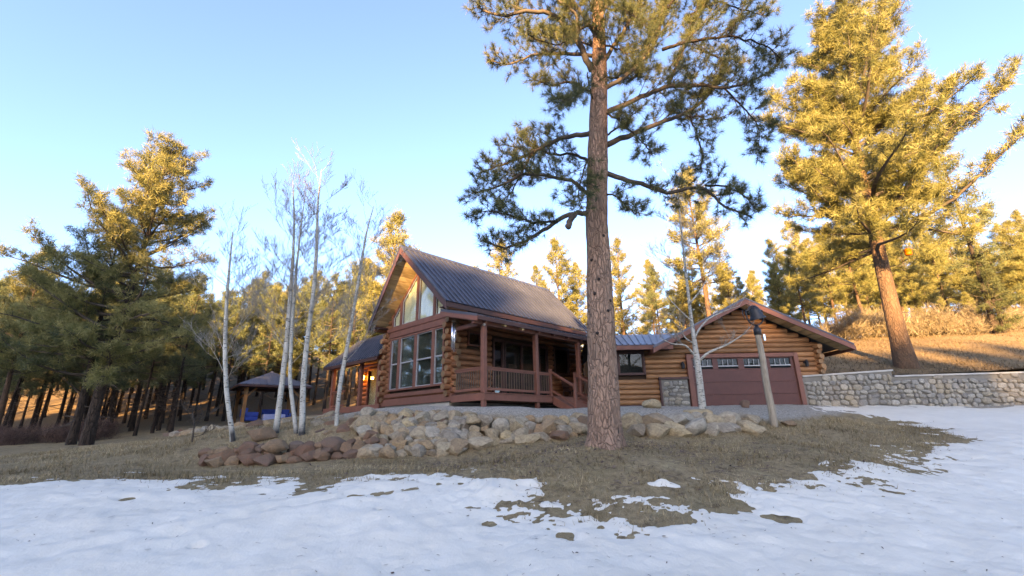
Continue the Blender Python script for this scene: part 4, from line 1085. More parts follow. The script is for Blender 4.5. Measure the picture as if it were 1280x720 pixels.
# ---- the big ponderosa in front of the cabin, limbs laid out one by one
def build_main_pine():
    YT = 11.0; rng = random.Random(5)
    base = at(756, 556, YT)
    root = thing('ponderosa_pine', 'huge ponderosa pine with orange plated bark in front of the cabin', 'pine tree', tuple(base))
    tr = [(757,566,60), (757,552,52), (756,540,48), (755,520,44.5), (754,480,42), (751,400,38), (748,320,32.5), (746,280,30.5), (746,240,28.5), (747,200,28), (748,150,25), (749,100,22), (749,50,18), (747,0,13.5)]
    pts = [at(x, y, YT) for x, y, w in tr]; rad = [pxm(w*.9, p)/2 for (x, y, w), p in zip(tr, pts)]
    top = pts[-1]; d = unit(pts[-1]-pts[-3])
    for k, r_ in ((1.2, .13), (2.6, .10), (4.2, .06), (5.6, .03)): pts.append(top+d*k+np.array([.05*k*math.sin(k), 0, 0])); rad.append(r_)
    # finer rings with fluted, lumpy bark
    P2, R2 = [], []
    LN = plen(pts); acc = [0]
    for a, b in zip(pts[:-1], pts[1:]): acc.append(acc[-1]+np.linalg.norm(b-a))
    for s in np.arange(0, LN, .09): P2.append(lerp_path(pts, s/LN)); R2.append(float(np.interp(s, acc, rad)))
    mb = MB(); mb.tube(P2, R2, 40, False)
    me = mb.mesh('trunk', True)
    n_ = len(P2)
    co = np.empty(len(me.vertices)*3); me.vertices.foreach_get('co', co); co = co.reshape(-1, 3)
    ring = np.repeat(np.arange(n_), 40); ctr = np.array(P2)[ring]; out = co-ctr
    zz = co[:, 2]-base[2]; ang = np.arctan2(out[:, 1], out[:, 0])
    flute = .10*np.exp(-np.clip(zz, 0, 9)/.35)*np.sin(ang*4+1.0)
    lump = np.array([noise.noise(Vector((c[0]*5, c[1]*5, c[2]*1.8)))*.05+noise.noise(Vector((c[0]*13, c[1]*13, c[2]*5)))*.035 for c in co])
    co = ctr+out*(1+flute+lump)[:, None]; me.vertices.foreach_set('co', co.ravel()); me.update()
    world_child(link('trunk', me, M['bark'], None), root)
    # fire scar at the foot, a charred hollow buttress
    mb = MB(); q = [(767,562,15), (767.5,548,15), (767.5,530,11), (767,512,7), (765,494,2)]
    sp_ = [at(x, y, YT-.20) for x, y, w in q]; mb.tube(sp_, [pxm(w, p)/2 for (x, y, w), p in zip(q, sp_)], 14, True)
    world_child(mb.build('fire_scar', M['char'], None, True), root)
    for (px, py) in ((741,369), (757,392), (760,378), (738,330), (752,300), (746,352), (744,420)):       # knots
        p = at(px, py, YT); i = int(np.argmin(np.linalg.norm(np.array(P2)-p, axis=1))); rr_ = R2[i]
        c = np.array(P2[i]); dx = (p-c); dx[1] = 0; off = max(-.8, min(.8, float(dx[0])/rr_)); q = c+np.array([rr_*off, -rr_*math.sqrt(1-off*off)*.98, 0]); nrm = unit(q-c)
        m2 = MB(); m2.tube([q-nrm*.05, q+nrm*.012, q+nrm*.028], [.05, .042, .015], 8, True)
        o = world_child(m2.build('knot', M['char'], None, True), root)
    tf = Tufts(); tw = MB()
    # limbs: pixels along the limb, depth offset at its tip, base radius
    LIMBS = [
        ([(757,216), (798,229), (835,242), (881,231), (899,257), (940,272)], -.9, .075, .35, .30),
        ([(881,231), (905,232), (925,240), (948,262)], -1.4, .03, .2, .34),
        ([(757,182), (807,160), (862,140), (885,120), (905,95)], .6, .085, .4, .42),
        ([(855,143), (890,150), (905,146)], .2, .03, .3, .45),
        ([(756,142), (800,122), (835,108), (870,105), (905,112), (945,100), (968,85)], -.5, .08, .25, .38),
        ([(835,108), (850,70), (862,40), (880,5)], .2, .05, .2, .42),
        ([(754,112), (790,90), (815,62), (828,30), (835,-20)], .9, .07, .25, .42),
        ([(828,62), (870,50), (915,45), (955,55), (978,75)], -1.0, .05, .2, .42),
        ([(752,80), (780,40), (800,0), (815,-45)], -.8, .07, .25, .45),
        ([(860,20), (900,0), (935,15), (960,20)], .3, .04, .1, .5),
        ([(740,266), (718,266), (697,275), (665,298), (629,312), (606,300)], -.8, .075, .42, .36),
        ([(718,268), (712,276), (711,284)], -.9, .075, 2, 0),
        ([(697,276), (670,280), (640,270), (612,262), (590,268)], -1.2, .035, .3, .42),
        ([(742,165), (697,174), (665,192), (630,205), (600,216)], .5, .075, .3, .42),
        ([(742,248), (716,225), (690,222), (655,215), (620,235), (592,240)], -.6, .06, .3, .44),
        ([(742,205), (715,190), (690,196), (650,170)], 1.0, .05, .25, .44),
        ([(740,88), (720,46), (693,18), (660,14), (625,22), (597,8)], -.7, .10, .3, .40),
        ([(722,48), (722,20), (705,4), (680,-15)], -.9, .06, .3, .45),
        ([(741,70), (700,66), (665,68), (640,82), (612,75)], .5, .06, .25, .46),
        ([(742,40), (715,0), (690,-35), (650,-50)], .8, .06, .2, .5),
        ([(746,20), (735,-30), (722,-70)], -.5, .05, .2, .5),
        ([(752,20), (775,-25), (790,-60)], .4, .05, .2, .5),
        ([(745,130), (735,108), (735,90)], -.8, .018, 2, 0),
        ([(752,140), (775,150), (800,175), (815,190)], -1.3, .035, .3, .4),
        ([(752,240), (770,245), (785,262), (800,268)], -1.0, .03, .3, .4),
        ([(741,190), (728,215), (722,238), (728,262)], -1.0, .03, .2, .42),
        ([(862,142), (872,170), (880,195), (876,215)], -.3, .028, .2, .40),
        ([(757,170), (785,150), (800,135)], -1.2, .03, .3, .45),
        ([(665,192), (645,230), (625,262)], .2, .03, .2, .44),
        ([(742,118), (712,100), (690,108), (668,100)], -.4, .045, .3, .40),
        ([(905,110), (930,135), (950,160), (948,190)], -.4, .03, .2, .44),
        ([(746,0), (700,-60), (655,-85), (620,-90)], -.6, .06, .2, .5), ([(750,-30), (800,-80), (860,-90), (900,-70)], .5, .06, .2, .5),
        ([(744,60), (715,48), (690,40)], 1.2, .035, .15, .5), ([(752,55), (775,62), (800,80)], -1.2, .035, .15, .5), ([(745,30), (725,35), (700,60), (660,45)], -1.3, .04, .15, .42), ([(752,10), (780,12), (805,30)], -1.4, .035, .15, .5),
        ([(748,100), (720,120), (700,130)], -1.3, .025, .2, .5), ([(752,95), (780,100), (800,95)], 1.3, .035, .2, .5), ([(870,60), (905,75), (930,85)], .8, .03, .15, .5), ([(640,20), (655,-10), (690,-20)], .6, .03, .1, .5), ([(835,10), (860,-20), (905,-30), (940,-20)], -.6, .035, .1, .5), ([(748,60), (746,30), (740,5)], -1.0, .03, .3, .6),
        ([(748,-80), (735,-180)], .6, .05, .1, .5), ([(748,-60), (775,-150)], -.6, .05, .1, .5)]
    for (px, dy, rb, start, side) in LIMBS:
        if px[0][0] in range(736, 760): y0 = YT
        else: y0 = YT+dy*.6
        n = len(px); path = [at(x, y, y0+(YT+dy-y0)*(i/(n-1))+rng.gauss(0, .08)*(i > 0)) for i, (x, y) in enumerate(px)]
        LN = plen(path); fine = []
        for i in range(4*n+1):
            f_ = i/(4*n); fine.append(lerp_path(path, f_))
        for _ in range(2):      # round the corners
            fine = [fine[0]]+[(fine[i-1]+2*fine[i]+fine[i+1])/4 for i in range(1, len(fine)-1)]+[fine[-1]]
        fine = [p+np.array([rng.gauss(0, .012), rng.gauss(0, .02), rng.gauss(0, .012)])*(0 < i) for i, p in enumerate(fine)]
        lm = MB(); m_ = len(fine); lm.tube(fine, [rb*(1-.72*(i/(m_-1))) if side else rb*(1-.1*i/(m_-1)) for i in range(m_)], 8, True)
        world_child(lm.build('limb', M['bark_dark'] if rb < .06 else M['branch'], None, True), root)
        if side: dress(tw, tf, fine, rng, rb, start*.8, .095, side*.95, .115, 1.0, .22, .45, .0065, .2, True)
    tag(world_child(tw.build('twigs', M['branch'], None), root), kind='stuff')
    print('main tufts', len(tf.p))
    tag(world_child(link('crown', tf.mesh('crown', 46, .215, .0085, 3, .8, (.42, .2)), M['needle'], None), root), kind='stuff')
build_main_pine()

# ---- pines built as wholes
def place_pine(name, label, loc, spec, mats, K, L, W, seed, group=None, cat='pine tree', rz=0, tint=(.45, .2), cluster=.06):
    trunk, limbs, tf = pine(random.Random(seed), sep=True, **spec)
    root = thing(name, label, cat, loc, rz, group)
    trunk.build('trunk', M[mats[0]], root, True)
    for lb in limbs.each: lb.build('limb', M['branch'], root, True)
    tag(limbs.build('branches', M['branch'], root), kind='stuff')
    tag(link('crown', tf.mesh('crown', K, L, W, seed, .9, tint, cluster), M[mats[1]], root), kind='stuff')
    print(name, len(tf.p)); return root
p = at(1136, 462, 22.3)
right_pine = place_pine('ponderosa_pine', 'tall sunlit golden ponderosa pine above the cobblestone wall at right', (p[0], p[1], float(hill_z(p[0], p[1]))-.05),
    dict(H=21.3, r0=.40, cb=.29, nb=100, prof=prof_from([(.28, 4.6), (.36, 6.2), (.5, 6.4), (.65, 5.4), (.8, 4.3), (.92, 2.9), (1, 1.2)]), sz=1.25, up_lo=-.05, up_hi=.62, bias=(-.3, .15), lean=(.055, 0), step=.28, side=.40, tstep=.17, start=.10, stubs=4, sides=18, flare=1.3),
    ('bark_far', 'needle_sunlit'), 32, .31, .021, 36, tint=(.5, .24))
p = at(112, 557, 20)
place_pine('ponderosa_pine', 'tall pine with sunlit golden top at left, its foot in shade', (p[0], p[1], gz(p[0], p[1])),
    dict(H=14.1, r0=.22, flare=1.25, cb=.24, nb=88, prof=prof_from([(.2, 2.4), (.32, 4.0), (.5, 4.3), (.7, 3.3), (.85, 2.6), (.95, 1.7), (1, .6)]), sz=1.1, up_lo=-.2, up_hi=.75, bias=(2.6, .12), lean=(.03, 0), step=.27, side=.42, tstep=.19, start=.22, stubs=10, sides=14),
    ('bark_dark', 'needle_sunlit'), 28, .26, .021, 32, tint=(.55, .24))
p = at(86, 556, 20.6)
place_pine('ponderosa_pine', 'shorter dark pine close left of the tall golden-topped pine', (p[0], p[1], gz(p[0], p[1])),
    dict(H=10.8, r0=.16, flare=1.25, cb=.25, nb=48, prof=prof_from([(.2, 2.2), (.35, 3.2), (.6, 3.1), (.85, 1.9), (1, .5)]), sz=1.1, up_lo=-.2, up_hi=.6, bias=(3.1, .3), step=.28, side=.42, tstep=.20, start=.22, stubs=8, sides=12),
    ('bark_dark', 'needle'), 28, .26, .02, 33, tint=(.4, .2))

# prototypes for the woods, copied with their parts
def proto(seed, spec, mats, K, L, W, tint):
    trunk, limbs, tf = pine(random.Random(seed), **spec)
    return (trunk.mesh('trunk', True), limbs.mesh('branches'), tf.mesh('crown', K, L, W, seed, .9, tint, .10), mats)
tall = prof_from([(.3, 1.5), (.45, 2.3), (.65, 2.2), (.85, 1.5), (1, .4)])
full = prof_from([(.1, 2.4), (.3, 3.3), (.55, 3.0), (.8, 2.0), (.93, 1.2), (1, .4)])
PROTO = {
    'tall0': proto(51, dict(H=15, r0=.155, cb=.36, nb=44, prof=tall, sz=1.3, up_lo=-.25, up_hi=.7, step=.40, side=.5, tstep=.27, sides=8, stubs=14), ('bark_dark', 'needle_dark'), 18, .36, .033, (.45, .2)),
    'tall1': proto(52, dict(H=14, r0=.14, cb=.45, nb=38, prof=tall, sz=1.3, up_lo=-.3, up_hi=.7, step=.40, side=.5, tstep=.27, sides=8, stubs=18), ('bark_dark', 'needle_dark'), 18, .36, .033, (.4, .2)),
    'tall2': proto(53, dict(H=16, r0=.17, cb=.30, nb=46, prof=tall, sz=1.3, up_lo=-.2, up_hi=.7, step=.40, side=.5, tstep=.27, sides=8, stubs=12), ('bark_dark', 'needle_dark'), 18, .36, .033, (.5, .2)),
    'gold0': proto(54, dict(H=17, r0=.24, cb=.18, nb=78, prof=full, sz=1.3, up_lo=-.1, up_hi=.8, step=.36, side=.5, tstep=.26, sides=8), ('bark_far', 'needle_sunlit'), 18, .36, .033, (.5, .22)),
    'gold1': proto(55, dict(H=16, r0=.17, cb=.25, nb=70, prof=full, sz=1.3, up_lo=-.1, up_hi=.8, step=.36, side=.5, tstep=.26, sides=8), ('bark_far', 'needle_sunlit'), 18, .36, .033, (.6, .22)),
    'gold2': proto(56, dict(H=18, r0=.25, cb=.34, nb=72, prof=full, sz=1.4, up_lo=-.1, up_hi=.8, step=.36, side=.5, tstep=.26, sides=8), ('bark_far', 'needle_sunlit'), 18, .36, .033, (.55, .22)),
    'fir0': proto(57, dict(H=11, r0=.2, cb=.08, nb=50, prof=full, sz=1.3, up_lo=-.15, up_hi=.7, step=.36, side=.5, tstep=.26, sides=8), ('bark_dark', 'needle'), 18, .36, .033, (.4, .18)),
}
def copy_pine(key, loc, s, rz, label, group, name='pine_tree', crown=True, tilt=0.0):
    tm, lm, cm, mats = PROTO[key]
    root = thing(name, label, 'pine tree', loc, rz, group); root.scale = (s, s, s); root.rotation_euler.x = tilt
    link('trunk', tm, M[mats[0]], root); tag(link('branches', lm, M['branch'], root), kind='stuff')
    if crown: tag(link('crown', cm, M[mats[1]], root), kind='stuff')
    return root
rg = random.Random(77)
ORD = 'first second third fourth fifth sixth seventh eighth ninth tenth eleventh twelfth thirteenth fourteenth fifteenth sixteenth seventeenth eighteenth nineteenth twentieth'.split()
def ordinal(n):
    if n <= 20: return ORD[n-1]
    t = {2: 'twenty', 3: 'thirty', 4: 'forty', 5: 'fifty'}[n//10]
    return t.replace('ty', 'tieth') if n % 10 == 0 else t+'-'+ORD[n % 10-1]
def rank_labels(obs, fmt, bands=('front', 'middle', 'back')):
    """tell alike things apart by depth row and order from the left as the camera sees them"""
    obs = sorted(obs, key=lambda o: o.location.y); n = len(obs); k = len(bands)
    for b in range(k):
        row = sorted(obs[b*n//k:(b+1)*n//k], key=lambda o: (o.location.x-CAM[0])/(o.location.y-CAM[1]))
        for i, o in enumerate(row): o['label'] = fmt.format(ord=ordinal(i+1), row=bands[b])
# dense woods at left
LW = []
spots = []
tries = 0
while len(spots) < 132 and tries < 9000:
    tries += 1
    px = rg.uniform(-60, 300); Y = 26.5+36*rg.random()**1.2
    q = at(px, 540, Y)
    if px > 215 and Y < 40: continue
    if any(math.hypot(q[0]-a, q[1]-b) < 1.05 for a, b in spots): continue
    if math.hypot(q[0]+17.8, q[1]-20) < 4: continue
    spots.append((q[0], q[1]))
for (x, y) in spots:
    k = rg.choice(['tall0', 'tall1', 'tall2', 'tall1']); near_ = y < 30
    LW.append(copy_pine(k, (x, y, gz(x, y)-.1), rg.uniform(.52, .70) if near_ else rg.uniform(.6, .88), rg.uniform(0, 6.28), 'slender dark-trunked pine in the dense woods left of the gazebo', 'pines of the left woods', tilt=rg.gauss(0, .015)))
rank_labels(LW, '{ord} dark slender pine from the left in the {row} row of the left woods')
spots2 = []; tries = 0; GW = []
while len(spots2) < 46 and tries < 9000:
    tries += 1
    px = rg.uniform(290, 490); Y = 42+24*rg.random(); q = at(px, 535, Y)
    if any(math.hypot(q[0]-a, q[1]-b) < 1.5 for a, b in spots2): continue
    spots2.append((q[0], q[1]))
for (x, y) in spots2:
    GW.append(copy_pine(rg.choice(['tall0', 'tall1', 'tall2', 'gold1']), (x, y, gz(x, y)-.1), rg.uniform(.78, 1.02), rg.uniform(0, 6.28), 'pine of the woods behind the gazebo and bare aspens', 'pines behind the gazebo', tilt=rg.gauss(0, .015)))
rank_labels(GW, '{ord} pine from the left in the {row} row of woods behind the gazebo')
# pine cut by the left edge
q = at(-12, 552, 24); copy_pine('gold2', (q[0], q[1], gz(q[0], q[1])), .58, 1.0, 'pine cut by the left edge of the picture', None)
# golden pines behind the cabin and the garage
def back_pine(key, px, ytop, Y, rz, label, group='sunlit pines behind the cabin'):
    hgt = {'gold0': 17, 'gold1': 16, 'gold2': 18, 'fir0': 11, 'tall0': 15, 'tall1': 14, 'tall2': 16}[key]
    t = at(px, ytop, Y); x, y = t[0], t[1]; z0 = max(gz(x, y), float(hill_z(x, y)) if x > 6 and y > 21 else -9)
    return copy_pine(key, (x, y, z0-.1), (t[2]-z0)/hgt, rz, label, group)
back_pine('gold2', 496, 268, 42, .3, 'tall golden pine rising left of the cabin ridge')
back_pine('gold1', 628, 304, 48, 1.3, 'golden pine top showing over the middle of the cabin roof')
back_pine('gold0', 694, 300, 46, 2.2, 'golden pine above the right half of the cabin roof')
back_pine('gold1', 718, 330, 50, 4.2, 'smaller golden pine just left of the big trunk, over the roof')
back_pine('gold0', 770, 300, 45, 5.0, 'golden pine just right of the big trunk behind the link roof')
back_pine('tall1', 815, 335, 40, 2.0, 'thin dark pine between the big trunk and garage aspen')
back_pine('gold2', 858, 212, 38, .9, 'tall golden pine behind the garage aspen')
back_pine('gold1', 905, 330, 42, 3.1, 'golden pine over the garage ridge')
back_pine('gold0', 962, 300, 46, 1.7, 'golden pine behind the right slope of the garage roof')
back_pine('tall2', 590, 345, 58, 3.7, 'far pine low behind the cabin roof'); 
HW = [back_pine(rg.choice(['gold0', 'gold1', 'gold2', 'gold2']), rg.uniform(955, 1300), rg.uniform(262, 380), rg.uniform(36, 66), rg.uniform(0, 6.28), 'x', 'pines on the right hillside') for i in range(52)]
rank_labels(HW, '{ord} sunlit pine from the left in the {row} row on the right hillside')
HW = [back_pine(rg.choice(['gold0', 'gold1', 'gold2']), rg.uniform(760, 960), rg.uniform(322, 385), rg.uniform(46, 68), rg.uniform(0, 6.28), 'x', 'far pines behind the garage') for i in range(20)]
rank_labels(HW, '{ord} far golden pine from the left in the {row} row behind the garage', ('near', 'far'))
HW = [back_pine(rg.choice(['gold0', 'gold1', 'tall2']), rg.uniform(480, 740), rg.uniform(330, 400), rg.uniform(50, 70), rg.uniform(0, 6.28), 'x', 'far pines behind the cabin') for i in range(14)]
rank_labels(HW, '{ord} far pine from the left in the {row} row hidden mostly by the cabin', ('near', 'far'))
back_pine('fir0', 1222, 318, 33, 2.4, 'dark green fir on the hillside right of the golden ponderosa', None)
q = at(1247, 413, 33); r3 = copy_pine('tall2', (q[0], q[1], float(hill_z(q[0], q[1]))-.1), 1.1, .5, 'pine with a dark thick trunk on the hill crest at far right', None)

# ---- bare aspens
def branch_out(mb, rng, p, d, L, r, depth, sides=4):
    path, de = curve_pts(p, d, L, 5, rng, .09, .10)
    mb.tube(path, [max(.0032, r*(1-.16*j)) for j in range(6)], sides if depth else 3, False)
    if depth <= 0: return
    n = {3: 6, 2: 5, 1: 4}[depth]
    for k in range(n):
        f_ = rng.uniform(.25, 1.0); q = lerp_path(path, f_); a = rng.uniform(0, 6.28)
        side = np.array([math.cos(a), math.sin(a), rng.uniform(-.1, .4)]); dd = unit(unit(path[-1]-path[0])*1.0+side*rng.uniform(.5, .9))
        branch_out(mb, rng, q, dd, L*rng.uniform(.35, .6), max(.0024, r*.5), depth-1, 3)
def aspen(label, stems, Y, seed, limbs=(), nb=20, start=.26, blen=1.85, group='bare white aspens', dark=None, cat='aspen tree', loc=None):
    rng = random.Random(seed); b0 = at(stems[0][0][0], stems[0][0][1], Y)
    root = thing('aspen_tree', label, cat, tuple(b0), 0, group); tw = MB()
    for st in stems:
        pts = [at(x, y, Y+.25*math.sin(i*.9+seed)*(i/len(st))) for i, (x, y, w) in enumerate(st)]; rad = [pxm(w*.72, p)/2 for (x, y, w), p in zip(st, pts)]
        g = gz(pts[0][0], pts[0][1])
        pts = [pts[0]*1.0]+pts; pts[0][2] = min(g-.15, pts[1][2]-.05); rad = [rad[0]*1.2]+rad
        fine = [lerp_path(pts, i/40) for i in range(41)]; L = [0]
        for a, b in zip(pts[:-1], pts[1:]): L.append(L[-1]+np.linalg.norm(b-a))
        for _ in range(3): fine = [fine[0]]+[(fine[i-1]+2*fine[i]+fine[i+1])/4 for i in range(1, 40)]+[fine[-1]]
        rr_ = [float(np.interp(i/40*L[-1], L, rad)) for i in range(41)]
        mb = MB(); mb.tube(fine, rr_, 10, False); me = mb.mesh('trunk', True)
        t = np.zeros(len(me.vertices)); zz = np.array([v.co.z for v in me.vertices]) - pts[1][2]; xx = np.array([v.co.x for v in me.vertices])
        if dark: t = np.clip((dark-zz)/.18, 0, 1)*(np.array([noise.noise(Vector((v.co.x*8, v.co.y*8, v.co.z*3))) for v in me.vertices]) > -.12)
        a_ = me.attributes.new('tint', 'FLOAT', 'POINT'); a_.data.foreach_set('value', t.astype(np.float32))
        world_child(link('trunk', me, M['aspen'], None), root)
        for k in range(nb):
            f_ = start+(1-start)*((k+rng.random())/nb); p = lerp_path(fine, min(f_, .99)); az = k*2.4+rng.gauss(0, .5)
            e = .35+.55*f_+rng.gauss(0, .12); d = (math.cos(az)*math.cos(e), math.sin(az)*math.cos(e), math.sin(e))
            branch_out(tw, rng, p, d, blen*rng.uniform(.6, 1.2)*(1.1-.6*f_), .013*(1.15-.75*f_), 3 if f_ < .85 else 2)
    for (px, w, lm_d) in limbs:
        pts = [at(x, y, Y+lm_d*(i/(len(px)-1))) for i, (x, y) in enumerate(px)]; n = 14
        fine = [lerp_path(pts, i/n) for i in range(n+1)]; fine = [fine[0]]+[(fine[i-1]+2*fine[i]+fine[i+1])/4 for i in range(1, n)]+[fine[-1]]
        r0 = pxm(w*.75, pts[0])/2; mb = MB(); mb.tube(fine, [r0*(1-.8*i/n) for i in range(n+1)], 7, True)
        world_child(mb.build('limb', M['aspen'], None, True), root)
        for k in range(9):
            f_ = rng.uniform(.35, 1); p = lerp_path(fine, f_); a = rng.uniform(0, 6.28)
            branch_out(tw, rng, p, unit(unit(fine[-1]-fine[0])*.6+np.array([math.cos(a)*.7, math.sin(a)*.7, rng.uniform(-.1, .9)])), rng.uniform(.3, .7), .008, 2)
    tag(world_child(tw.build('twigs', M['aspen_twig'], None), root), kind='stuff')
    return root
aspen('single slender bare aspen left of the gazebo', [[(292,553,9), (287,520,8), (283,490,7.5), (281,440,7), (283,380,5.5), (287,330,3.5), (291,290,1.5)]], 13.6, 61, dark=.42)
aspen('leftmost leaning stem of the bare aspen clump in front of the gazebo', [[(344,547,11), (349,507,9.5), (358,433,8.5), (362,380,7), (366,328,5), (368,275,3), (366,225,1.3)]], 13.9, 62, dark=.40, nb=20)
aspen('thin middle stem of the bare aspen clump right of the gazebo', [[(371,549,8), (369,530,7), (362,475,6.5), (365,407,5.5), (370,340,4), (376,285,2.5), (382,240,1.2)]], 13.7, 63, dark=.35, nb=16)
aspen('thickest rightmost stem of the tall bare aspen clump', [[(377,549,11), (378,520,10), (379,475,9), (384,423,8), (391,375,7), (396,312,5.5), (397,255,3.5), (402,212,1.3)]], 13.6, 64, dark=.5, nb=22)
aspen('bare aspen leaning right in front of the entry wing', [[(420,545,7), (421,515,7), (426,475,7), (435,428,6.5), (444,375,5.5), (451,333,4.5), (458,290,3), (467,258,1.2)]], 14.1, 65, nb=18)
aspen('thick bare aspen with forked white limbs in front of the garage door', [[(879,516,13), (876,490,11.5), (874,470,11), (871,448,10.5), (868,426,7.5), (864,399,6), (860,365,5), (855,320,4), (850,270,2.8), (846,222,1.2)]], 15.8, 66,
      limbs=[([(873,452), (884,441), (909,431), (931,417), (943,402)], 5, -.5), ([(870,446), (862,437), (857,431), (840,430), (824,422)], 4, -.3), ([(869,430), (858,424), (851,414), (846,405)], 3, .4), ([(868,424), (873,412), (884,399), (902,390), (925,382)], 3.6, .5), ([(865,402), (850,388), (835,372), (826,350)], 3, .2), ([(862,380), (878,360), (890,335), (894,310)], 3, -.4)], nb=18, start=.5, blen=1.6)
SAP = aspen('small leafless sapling on the grass at far left of the rocks', [[(239,558,3.5), (241,545,3.2), (243,530,2.4), (240,512,1.4)]], 14.0, 67, nb=8, blen=.6, group=None, cat='sapling')

for c in SAP.children:
    c.data.materials.clear(); c.data.materials.append(M['branch'])

# ---- scrub bushes
def bush_mesh(seed, h, w, n, name):
    rng = random.Random(seed); tf = Tufts()
    for i in range(n):
        a = rng.uniform(0, 6.28); r_ = w*math.sqrt(rng.random())*.8; z = h*rng.uniform(.15, 1)*(1-.45*(r_/w)**2)
        tf.add(np.array([r_*math.cos(a), r_*math.sin(a), z]), np.array([math.cos(a)*.5*r_/w, math.sin(a)*.5*r_/w, 1]), rng.uniform(.7, 1.3))
    return tf.mesh(name, 12, .38, .016, seed, .6, (.5, .22), .14)
BUSH = [bush_mesh(s, 1.3, 1.1, 210, 'scrub_twigs') for s in (1, 2, 3)]
def bush(x, y, z, s, mat, label, group, k):
    me = BUSH[k] if mat == 'twig' else BUSH_RED[k]
    o = link('scrub_bush', me, M[mat]); o.location = (x, y, z); o.scale = (s, s, s*rg.uniform(.8, 1.2)); o.rotation_euler = (0, 0, rg.uniform(0, 6.28))
    return tag(o, label, 'bush', group)
BUSH_RED = [b.copy() for b in BUSH]
for b in BUSH_RED: b.materials.clear()
BW = []
for i in range(34):
    px = rg.uniform(1010, 1300); Y = rg.uniform(33, 41); q = at(px, 420, Y); z = float(hill_z(q[0], q[1]))
    BW.append(bush(q[0], q[1], z-.05, rg.uniform(.9, 1.7), 'twig', 'pale dry scrub bush along the crest of the right hillside', 'scrub on the right hillside', i % 3))
rank_labels(BW, '{ord} dry scrub bush from the left, {row} row of the right hill crest', ('front', 'back'))
BW = []
for i in range(16):
    px = rg.uniform(-40, 135); Y = rg.uniform(22.5, 25); q = at(px, 550, Y); z = gz(q[0], q[1])
    BW.append(bush(q[0], q[1], z-.05, rg.uniform(.55, .95), 'twig_red', 'red brown leafless bush at the edge of the left woods', 'bushes by the left woods', i % 3))

rank_labels(BW, '{ord} red brown leafless bush from the left at the edge of the woods', ('front',))

# ------------------------------------------------------------------ smaller things
# dinner bell on its post
pb = at(968, 534, 15.0); bx, by, bz = pb[0], pb[1], gz(pb[0], pb[1])
zt = 4.62
post = thing('bell_post', 'weathered round wooden post carrying the black iron bell', 'post', (bx, by, bz))
mb = MB(); pp = [(bx, by, bz-.3)]+[(bx+.012*math.sin(k*1.3), by, bz+(zt-bz)*k/9) for k in range(10)]
mb.tube(pp, [.12]+[.115-.027*k/9 for k in range(10)], 16, True); world_child(mb.build('shaft', M['weathered'], None, True), post)
mb = MB(); mb.box(bx+.10, bx+.16, by-.13, by-.05, zt-.42, zt-.22); world_child(mb.build('junction_box', M['alu'], None), post)
bell = thing('dinner_bell', 'black cast iron dinner bell in a yoke on top of the wooden post', 'bell', (bx, by, zt))
T = Matrix.Translation((bx, by, 0))
mb = MB(); mb.lathe([(0, zt-.22), (.115, zt-.22), (.12, zt-.02), (.07, zt+.02), (.06, zt+.12), (0, zt+.12)], 14, T); world_child(mb.build('socket', M['iron'], None, True), bell)
yk = []
for k in range(13):
    a = math.pi+math.pi*k/12; yk.append((bx+.27*math.cos(a), by, zt+.40+.28*math.sin(a)))
yk = [(bx-.27, by, zt+.62)]+yk+[(bx+.27, by, zt+.62)]
mb = MB(); mb.tube(yk, .026, 8, True); world_child(mb.build('cradle', M['iron'], None, True), bell)
mb = MB(); ang = [math.pi*k/10 for k in range(11)]
mb.tube([(bx-.28, by, zt+.60)]+[(bx+.16*math.cos(math.pi-a), by, zt+.64+.14*math.sin(a)) for a in ang]+[(bx+.28, by, zt+.60)], .03, 8, True); world_child(mb.build('yoke', M['iron'], None, True), bell)
BT = Matrix.Translation((bx+.02, by-.02, zt+.62)) @ Matrix.Rotation(R(-14), 4, 'Y') @ Matrix.Rotation(R(8), 4, 'X')
mb = MB(); mb.lathe([(0, .12), (.06, .12), (.13, .085), (.165, 0), (.185, -.12), (.22, -.22), (.275, -.29), (.27, -.305), (.235, -.27), (.19, -.2), (.155, -.1), (.12, .03), (0, .07)], 22, BT); world_child(mb.build('bell_body', M['iron'], None, True), bell)
mb = MB(); mb.tube([BT @ Vector((0, 0, .05)), BT @ Vector((0, 0, -.22))], .015, 6); mb.lathe([(0, -.20), (.045, -.235), (0, -.28)], 10, BT); world_child(mb.build('clapper', M['iron'], None, True), bell)
mb = MB(); mb.tube([(bx-.38, by, zt+.64), (bx-.42, by-.05, zt+.5), (bx-.40, by-.1, zt+.3)], .018, 6); world_child(mb.build('lever', M['iron'], None, True), bell)
# wind chime by the cabin corner
cw = at(567.5, 402, 17.75)
ch = thing('wind_chime', 'long silver tube wind chime hanging at the cabin corner', 'wind chime', tuple(cw))
mb = MB(); mb.lathe([(0, 0), (.09, 0), (.09, .025), (0, .025)], 14, Matrix.Translation(cw)); world_child(mb.build('top_disc', M['weathered'], None), ch)
for k in range(6):
    a = k*math.pi/3; L = .72+.09*k; x, y = cw[0]+.07*math.cos(a), cw[1]+.07*math.sin(a)
    mb = MB(); mb.tube([(x, y, cw[2]-.06), (x, y, cw[2]-.06-L)], .030, 10, True); world_child(mb.build('chime_tube', M['alu'], None, True), ch)
mb = MB(); mb.tube([(cw[0], cw[1], cw[2]+.3), (cw[0], cw[1], cw[2]-1.1)], .005, 4); world_child(mb.build('cord', M['black'], None), ch)
mb = MB(); mb.tube([(cw[0], cw[1], cw[2]-.98), (cw[0], cw[1], cw[2]-1.01)], .05, 10); world_child(mb.build('striker', M['weathered'], None), ch)
